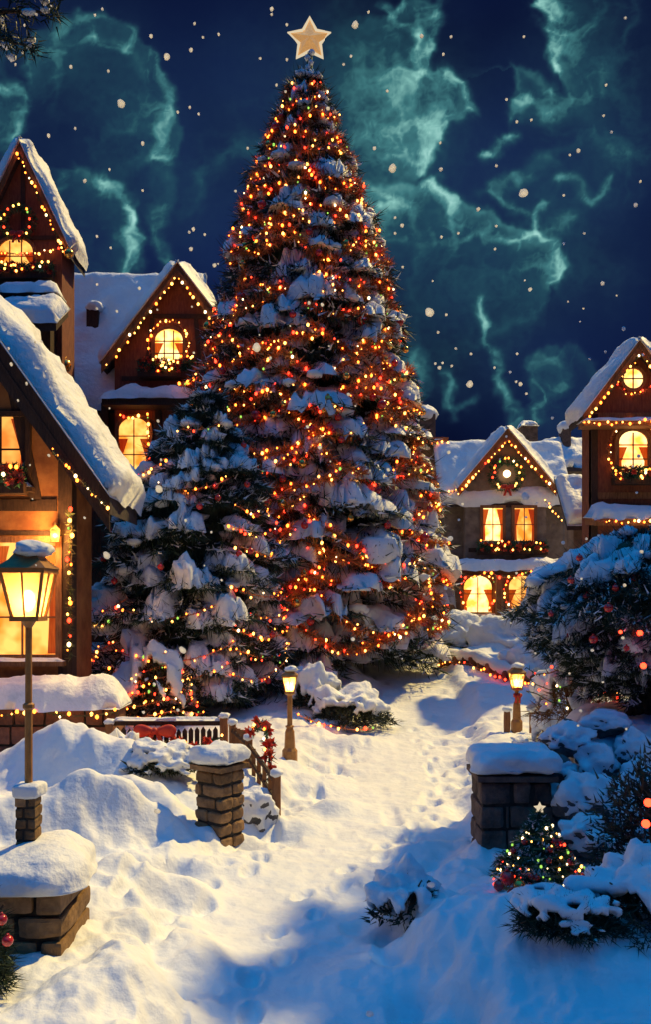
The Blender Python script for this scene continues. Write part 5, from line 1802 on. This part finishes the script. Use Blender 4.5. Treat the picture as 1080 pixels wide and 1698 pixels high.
# basket and leaning board
c = P(246, 1272, 18.8)
t = thing('basket', (c.x, c.y, c.z - 0.3), 'round red clay pot of twigs standing before the picket fence', 'pot')
MB().add(*lathe((c.x, c.y, c.z - 0.32), [(0.26, 0), (0.42, 0.22), (0.45, 0.42), (0.36, 0.58), (0.40, 0.62), (0.34, 0.62), (0.30, 0.5)], 16)).build('pot_body', M['clay'], t, smooth=True)
n = 160
B = np.tile(np.array([c.x, c.y, c.z + 0.2]), (n, 1)) + RNG.uniform(-0.22, 0.22, (n, 3)) * np.array([1, 1, 0.2])
MB().add(*spikes(B, RNG.normal(size=(n, 3)) * 0.6 + np.array([0, 0, 1]), 0.45, 0.03)).build('twig_bunch', M['twigs'], t)
MB().add(*blob((c.x + 0.1, c.y - 0.1, c.z + 0.27), (0.3, 0.26, 0.1), 3, 0.25, 2, 5)).build('pot_snow', M['snow'], t, smooth=True)

p0 = P(182, 1285, 18.4)
t = thing('leaning_board', p0, 'dark wooden board leaning in the snow by the terrace wall end', 'board')
V, Fq = box((0, 0, 0), (0.22, 0.07, 1.25))
ca, sa = math.cos(-0.45), math.sin(-0.45)
V = np.stack([V[:, 0] * ca + V[:, 2] * sa, V[:, 1], -V[:, 0] * sa + V[:, 2] * ca], 1)
MB().add(V + np.array(P(186, 1258, 18.4)), Fq).build('plank', M['wood_dark'], t)
V2 = V * np.array([0.5, 1, 0.9]) + np.array([0.16, 0, 0.1])
MB().add(V2 + np.array(P(186, 1258, 18.4)), Fq).build('plank_snow', M['snow'], t)

# small stakes by the right lamp
for px, d, h, lb in ((842, 21.2, 0.55, 'short wooden stake left of the bowed lamp post'), (884, 21.4, 0.65, 'short wooden stake right of the bowed lamp post')):
    x = X(px, d)
    z = gz(x, d)
    t = thing('stake', (x, d, z), lb, 'stake')
    MB().add(*rbox((x, d, z + h / 2 - 0.05), (0.15, 0.15, h + 0.1), 0.03, 4, 0.01, 6, px)).build('stake_shaft', M['wood_warm'], t)
    MB().add(*blob((x, d, z + h + 0.03), (0.13, 0.13, 0.08), 2, 0.2, 2, px)).build('stake_snow', M['snow'], t, smooth=True)


# ------------------------------------------------------------------ overhanging branch at the top left
def overhang():
    d = 9.0
    t = thing('overhanging_tree', (X(-330, d), d, 0), 'dark snow dusted branch reaching in at the top left corner', 'tree')
    x0 = X(-330, d)
    m = MB()
    m.add(*tube([(x0, d, -0.3), (x0 + 0.1, d, 5), (x0 + 0.2, d, 11.5)], [0.28, 0.22, 0.12], 10))
    m.build('trunk', M['bark'], t, smooth=True)
    tip = P(88, 18, d)
    a = Vector((x0 + 0.15, d, 9.6))
    bm, fm, sm = MB(), MB(), MB()
    rng = np.random.default_rng(5)
    for (q, s) in ((P(85, 20, d), 1.0), (P(45, 75, d), 0.8), (P(60, -30, d), 0.8), (P(10, 60, d - 0.3), 0.7)):
        pts = [a.lerp(q, u) + Vector((0, 0, 0.25 * math.sin(PI * u))) for u in np.linspace(0, 1, 9)]
        bm.add(*tube(pts, [0.06 - 0.048 * u for u in np.linspace(0, 1, 9)], 6))
        for p in pts[3:]:
            n = 70
            B = np.tile(np.array(p[:]), (n, 1)) + rng.normal(size=(n, 3)) * 0.06
            fm.add(*spikes(B, rng.normal(size=(n, 3)) + np.array([0.5, 0, -0.3]), 0.16, 0.018, rng))
            for k in range(2):
                sm.add(*blob(np.array(p[:]) + rng.normal(size=3) * 0.07, (0.06, 0.05, 0.03), 1, 0.3, 2, k))
    bm.build('branch', M['bark'], t)
    fm.build('crown', M['needles'], t)
    sm.build('branch_snow', M['snow'], t, smooth=True)


overhang()

# ------------------------------------------------------------------ firs outside the frame whose shade falls across the front
for (x, y, h, r, lb) in ((12.4, 22.4, 22.0, 3.2, 'tall fir beyond the right edge behind the bank'), (11.6, 17.8, 21.0, 3.6, 'tall fir beyond the right edge nearest the front')):
    conifer(x, y, gz(x, y) - 0.2, h, [(0, r), (0.3, r * 0.95), (0.7, r * 0.6), (1, 0.1)], lb, seed=int(x * 10 + y), levels=14, per=0.7, trunk_r=0.4, ln=0.6, lw=0.12, dens=60, snow_p=0.6, snow_t=0.4, grid=(6, 5), core=0.7)

# ------------------------------------------------------------------ snowflakes in the air
BIG = [(590, 41, 7), (276, 94, 7), (200, 172, 8), (652, 279, 8), (869, 320, 9), (713, 518, 9), (425, 576, 9), (263, 811, 9), (302, 1078, 8), (716, 1467, 8), (614, 1681, 8), (872, 823, 8), (780, 637, 7), (260, 1345, 7), (176, 921, 8), (586, 1060, 4), (748, 893, 5), (530, 742, 4)]
frng = random.Random(4)
SML = [(84, 11), (60, 24), (169, 15), (157, 25), (40, 42), (37, 87), (25, 107), (117, 111), (179, 118), (322, 39), (336, 62), (362, 57), (316, 83), (431, 97), (475, 99), (450, 15), (450, 24), (475, 41), (458, 141), (473, 152), (294, 186), (314, 178), (329, 189), (124, 213), (80, 225), (53, 240), (236, 238), (181, 281), (236, 316), (313, 385), (339, 389), (183, 411), (160, 392), (316, 413), (390, 317), (410, 246),
       (749, 61), (870, 61), (736, 90), (583, 93), (571, 107), (643, 151), (1006, 141), (841, 165), (858, 202), (882, 199), (1002, 192), (1015, 219), (731, 237), (622, 246), (824, 275), (732, 281), (946, 257), (960, 250), (1063, 301), (936, 324), (1055, 340), (656, 361), (668, 374), (656, 387), (794, 347), (824, 375), (733, 393), (761, 387), (970, 387), (936, 404), (822, 413), (669, 443), (741, 522), (320, 380), (730, 610), (864, 637), (750, 607), (757, 578), (782, 587), (723, 603), (735, 602), (1035, 545), (1005, 583), (979, 595), (847, 617), (857, 633), (874, 653), (917, 693), (745, 750), (1065, 915), (768, 836), (762, 862), (935, 900), (14, 578), (18, 604), (160, 512), (740, 975), (355, 440), (1038, 30), (700, 60), (612, 20), (545, 180), (1000, 470), (880, 480), (250, 60), (90, 330), (140, 300)]
fm = {}
MORE = [(frng.uniform(10, 1070), frng.uniform(430, 1240)) for _ in range(85)]
for i, q in enumerate(BIG + [(a, b, frng.choice((1.8, 2.4, 3.2))) for a, b in MORE] + [(a, b, 3.6 if (a * 7 + b) % 5 == 0 else 2.5) for a, b in SML]):
    a, b, r = q
    d = frng.uniform(6.5, 12.0) if b > 600 else frng.uniform(7, 20)
    if b > 900:
        d = frng.uniform(5.2, 6.8)
    big = r > 5
    R = (r / F * 10) * 0.78
    k = ('b' if big else 's') + str(i % 3)
    if k not in fm:
        m = MB()
        nn = 16
        pol = [((0.9 + 0.1 * math.sin(5 * j + i)) * math.cos(2 * PI * j / nn), (0.9 + 0.1 * math.sin(7 * j + i * 2)) * math.sin(2 * PI * j / nn)) for j in range(nn)]
        m.add(*prism(pol, -0.09, 0.09))
        o = m.build('snowflake', M['flake'], smooth=True)
        fm[k] = o.data
        bpy.data.objects.remove(o)
    o = bpy.data.objects.new('snowflake', fm[k])
    C.objects.link(o)
    o.location = P(a, b, d)
    s = r / F * d * (0.88 if big else 1.0)
    o.scale = (s, s, s)
    nn_ = Vector((0.31 + frng.uniform(-0.25, 0.25), 0.85, 0.42 + frng.uniform(-0.25, 0.25)))
    o.rotation_euler = nn_.to_track_quat('Y', 'Z').to_euler()
    tag(o, 'large bright snowflake drifting in the night air' if big else 'small pale snowflake drifting in the night air', 'snowflake', 'large snowflakes in the air' if big else 'small snowflakes in the air')


# ------------------------------------------------------------------ sky: a dome with drifting teal cloud
STROKES = [  # soft masses and thin wisps: (points, half width, strength)
    ([(150, 120), (210, 220), (190, 280)], 105, 0.15), ([(640, 150), (690, 200)], 105, 0.22), ([(690, 340), (760, 450), (820, 520)], 105, 0.15), ([(960, 130), (1010, 260)], 95, 0.14), ([(900, 330), (960, 430)], 80, 0.18), ([(420, 130), (400, 260), (330, 320)], 90, 0.10), ([(560, 60), (600, 200)], 80, 0.12), ([(590, 300), (620, 480), (700, 600)], 80, 0.12),
    ([(140, 70), (200, 80), (235, 120)], 14, 0.45), ([(262, 190), (255, 275), (266, 330), (257, 380), (272, 440)], 15, 0.42), ([(270, 300), (278, 280)], 10, 0.4), ([(205, 330), (212, 380), (205, 445)], 12, 0.5), ([(320, 312), (400, 255), (430, 222)], 20, 0.2), ([(690, 60), (685, 100)], 9, 0.7), ([(665, 45), (690, 65)], 8, 0.4),
    ([(580, 225), (640, 225), (700, 212), (725, 208)], 18, 0.42), ([(640, 250), (690, 240)], 22, 0.3), ([(600, 345), (650, 320)], 22, 0.32), ([(805, 245), (828, 240), (838, 228), (870, 214)], 9, 0.75), ([(826, 236), (818, 250)], 9, 0.5), ([(898, 255), (884, 283), (850, 290), (832, 302)], 9, 0.5), ([(905, 250), (908, 268)], 7, 0.4), ([(918, 297), (945, 305), (965, 322), (990, 328), (998, 312)], 8, 0.75),
    ([(830, 322), (850, 335), (872, 348)], 9, 0.5), ([(800, 318), (830, 320)], 10, 0.3), ([(905, 340), (890, 352), (888, 375)], 8, 0.65), ([(862, 185), (868, 165), (885, 160)], 8, 0.5), ([(910, 172), (940, 165)], 9, 0.35), ([(900, 245), (940, 238), (952, 228)], 8, 0.25), ([(860, 400), (900, 380), (950, 370)], 16, 0.3),
    ([(806, 500), (812, 560), (832, 590), (828, 630), (850, 655), (852, 700)], 9, 0.6), ([(800, 520), (830, 545), (870, 540)], 10, 0.35), ([(742, 620), (745, 670), (757, 700)], 8, 0.5), ([(765, 680), (790, 662)], 8, 0.35), ([(890, 690), (886, 665), (898, 645), (925, 632)], 9, 0.5), ([(694, 600), (700, 640), (690, 660)], 16, 0.4), ([(640, 570), (690, 590)], 20, 0.2), ([(1010, 258), (1060, 270)], 34, 0.22),
    ([(1200, 200), (1300, 300)], 60, 0.4), ([(-150, 100), (-80, 200)], 60, 0.4), ([(1180, 500), (1260, 450)], 50, 0.3)]
EDGES = [  # billowing rims, crisp outside and fading inwards: (points, inside is to the right of the way, inward fade, strength)
    ([(60, 58), (115, 38), (170, 30), (215, 52), (250, 88), (284, 128), (278, 166), (255, 182)], True, 46, 0.55), ([(46, 120), (56, 92), (82, 88)], True, 26, 0.55), ([(262, 186), (290, 222), (284, 252), (262, 264)], True, 26, 0.55), ([(112, 284), (160, 296), (200, 322), (214, 362), (232, 402), (212, 446)], True, 34, 0.75), ([(-10, 150), (24, 142), (38, 160), (30, 185), (24, 230)], True, 30, 0.7),
    ([(640, 20), (680, -4), (716, 18), (733, 55), (722, 92), (700, 122)], True, 44, 0.8), ([(690, 124), (742, 127), (770, 152), (787, 186), (760, 208), (744, 228), (700, 262)], True, 62, 0.8), ([(600, 318), (650, 304), (686, 290), (722, 287), (746, 306), (758, 334), (795, 350), (838, 368), (885, 384), (925, 412), (947, 446), (930, 476)], True, 44, 0.95),
    ([(934, 104), (926, 72), (906, 42), (902, -10)], True, 50, 1.05), ([(918, 136), (890, 122), (860, 124), (866, 150)], False, 24, 0.8), ([(880, 640), (900, 600), (942, 588), (975, 604), (984, 640)], True, 42, 0.4)]


def make_sky():
    us = np.concatenate([np.linspace(-0.95, -0.45, 60)[:-1], np.linspace(-0.45, 0.45, 680), np.linspace(0.45, 0.95, 60)[1:]])
    vs = np.concatenate([np.linspace(-0.06, 0.15, 30)[:-1], np.linspace(0.15, 0.98, 600)])
    U, Vv = np.meshgrid(us, vs, indexing='ij')
    px = (540 + F * U).reshape(-1)
    py = (HY - F * Vv).reshape(-1)
    n2 = lambda sc, o, sd_, g=0.55, oc=3: fbm(np.stack([px / sc + o, py / sc + o, 0 * px], 1), oc, sd_, g)
    wx = px + 15 * n2(95.0, 0, 101) + 6 * n2(30.0, 9, 103) + 2.5 * n2(12.0, 5, 107, 0.5, 2)
    wy = py + 15 * n2(95.0, 50, 102) + 6 * n2(30.0, 70, 104) + 2.5 * n2(12.0, 25, 108, 0.5, 2)

    def nearest(pts):
        best = np.full_like(px, 1e9)
        side = np.zeros_like(px)
        for (ax, ay), (bx, by) in zip(pts[:-1], pts[1:]):
            ex, ey = bx - ax, by - ay
            h = np.clip(((wx - ax) * ex + (wy - ay) * ey) / (ex ** 2 + ey ** 2 + 1e-6), 0, 1)
            dx, dy = wx - ax - h * ex, wy - ay - h * ey
            q = np.hypot(dx, dy)
            cr = (ex * dy - ey * dx) / (math.hypot(ex, ey) * np.maximum(q, 1e-6))
            m = q < best
            side = np.where(m, cr, side)
            best = np.where(m, q, best)
        return best, side
    bil, amp = 0, 1.0
    for k in range(5):
        sc = 60.0 / 2.05 ** k
        bil = bil + amp * np.abs(vnoise(np.stack([wx / sc, wy / sc, np.full_like(px, k * 3.3)], 1), 120 + k))
        amp *= 0.58
    bil = 1 - np.clip(bil / 0.95, 0, 1)                     # 1 in the puffs, 0 in the creases
    d = np.zeros_like(px)
    for pts, w, s in STROKES:
        q, _ = nearest(pts)
        g = np.exp(-(q / w) ** 2 * 0.9) * s * (0.35 + 0.9 * bil if w < 60 else 0.8 + 0.3 * bil)
        d = d + g * (1 - 0.6 * np.clip(d, 0, 1))
    for pts, right, fade, s in EDGES:
        q, cr = nearest(pts)
        cr = cr if right else -cr
        ins = np.clip(0.5 + 2.5 * cr, 0, 1)
        g_in = 0.70 * np.exp(-(q / (fade * 1.7)) ** 1.3) + 0.34 * np.exp(-(q / (fade * 0.34)) ** 2)
        g_out = 1.04 * np.exp(-(q / 8.0) ** 2)
        g = (g_in * ins + g_out * (1 - ins)) * s * (0.38 + 0.80 * bil)
        d = d + g * (1 - 0.6 * np.clip(d, 0, 1))
    d = np.clip(d * 1.14 * (1 + 0.10 * n2(9.0, 3, 140, 0.5, 2)), 0, 1.25)
    broad = np.clip(0.5 + 0.5 * n2(330.0, 0, 160), 0, 1)
    navy0, navy1 = np.array([0.0020, 0.0042, 0.024]), np.array([0.0068, 0.018, 0.080])
    vig = np.clip(1.15 - np.hypot((px - 600) / 900, (py - 420) / 800), 0.15, 1)
    col = navy0 + (navy1 - navy0) * (broad * vig)[:, None]
    xs = [0, 0.12, 0.35, 0.65, 1.0, 1.3]
    teal = np.stack([np.interp(d, xs, c) for c in ([0.0, 0.005, 0.014, 0.050, 0.22, 0.42], [0.0, 0.014, 0.058, 0.19, 0.50, 0.75], [0.0, 0.025, 0.080, 0.20, 0.45, 0.68])], 1)
    k = np.clip(d / 0.4, 0, 1)[:, None]
    col = col * (1 - 0.75 * k) + teal
    dirs = np.stack([U.reshape(-1), np.ones(U.size), Vv.reshape(-1)], 1)
    dirs /= np.linalg.norm(dirs, axis=1, keepdims=True)
    V = dirs * 700 + np.array([0, 0, HC])
    m = MB()
    m.add(V, gridfaces(len(us), len(vs)))
    mt, nt, out = new_mat('night_sky')
    at = nt.nodes.new('ShaderNodeAttribute')
    at.attribute_name = 'cloud'
    e = nt.nodes.new('ShaderNodeEmission')
    nt.links.new(at.outputs['Color'], e.inputs[0])
    nt.links.new(e.outputs[0], out.inputs[0])
    mt.cycles.emission_sampling = 'NONE'
    o = m.build('sky', mt, smooth=True)
    a = o.data.attributes.new('cloud', 'FLOAT_COLOR', 'POINT')
    a.data.foreach_set('color', np.concatenate([col, np.ones((len(col), 1))], 1).reshape(-1))
    tag(o, 'deep navy night sky with curling teal clouds', None, None, 'structure')


make_sky()

# ------------------------------------------------------------------ world, moonlike warm key light
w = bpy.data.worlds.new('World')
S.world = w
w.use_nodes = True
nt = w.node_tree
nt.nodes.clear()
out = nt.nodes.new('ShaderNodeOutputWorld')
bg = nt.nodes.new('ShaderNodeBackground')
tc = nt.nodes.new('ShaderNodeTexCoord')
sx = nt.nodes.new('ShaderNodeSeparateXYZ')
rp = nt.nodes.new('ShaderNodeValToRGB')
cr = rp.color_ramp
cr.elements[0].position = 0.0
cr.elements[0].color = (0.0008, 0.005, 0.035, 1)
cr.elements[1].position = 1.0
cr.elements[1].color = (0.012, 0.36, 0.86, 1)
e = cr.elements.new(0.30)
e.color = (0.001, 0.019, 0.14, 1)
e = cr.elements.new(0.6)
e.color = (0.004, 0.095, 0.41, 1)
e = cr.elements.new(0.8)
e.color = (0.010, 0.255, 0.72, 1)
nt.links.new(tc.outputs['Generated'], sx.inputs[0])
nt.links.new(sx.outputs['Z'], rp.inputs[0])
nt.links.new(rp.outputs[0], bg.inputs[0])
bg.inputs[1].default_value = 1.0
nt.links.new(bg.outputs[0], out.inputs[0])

AZ, EL = math.radians(44), math.radians(48)      # from the right and behind the scene
sd = Vector((math.sin(AZ) * math.cos(EL), math.cos(AZ) * math.cos(EL), math.sin(EL)))
li = bpy.data.lights.new('sun', 'SUN')
li.energy = 4.9
li.color = (1.0, 0.72, 0.23)
li.angle = math.radians(1.0)
so = bpy.data.objects.new('sun', li)
C.objects.link(so)
so.rotation_euler = (-sd).to_track_quat('-Z', 'Y').to_euler()
so.location = sd * 100

cam = bpy.data.cameras.new('camera')
cam.sensor_fit = 'VERTICAL'
cam.sensor_height = 36
cam.lens = 36 * F / 1698
cam.shift_y = (HY - 849) / 1698
cam.clip_end = 3000
co = bpy.data.objects.new('camera', cam)
C.objects.link(co)
co.location = (0, 0, HC)
co.rotation_euler = (PI / 2, 0, 0)
S.camera = co

S.view_settings.view_transform = 'Standard'
S.view_settings.look = 'None'
S.view_settings.gamma = 1
S.view_settings.exposure = 0
S.cycles.use_denoising = True
S.cycles.max_bounces = 5
S.cycles.diffuse_bounces = 2
S.cycles.transparent_max_bounces = 8
S.cycles.sample_clamp_indirect = 3
S.cycles.use_light_tree = True
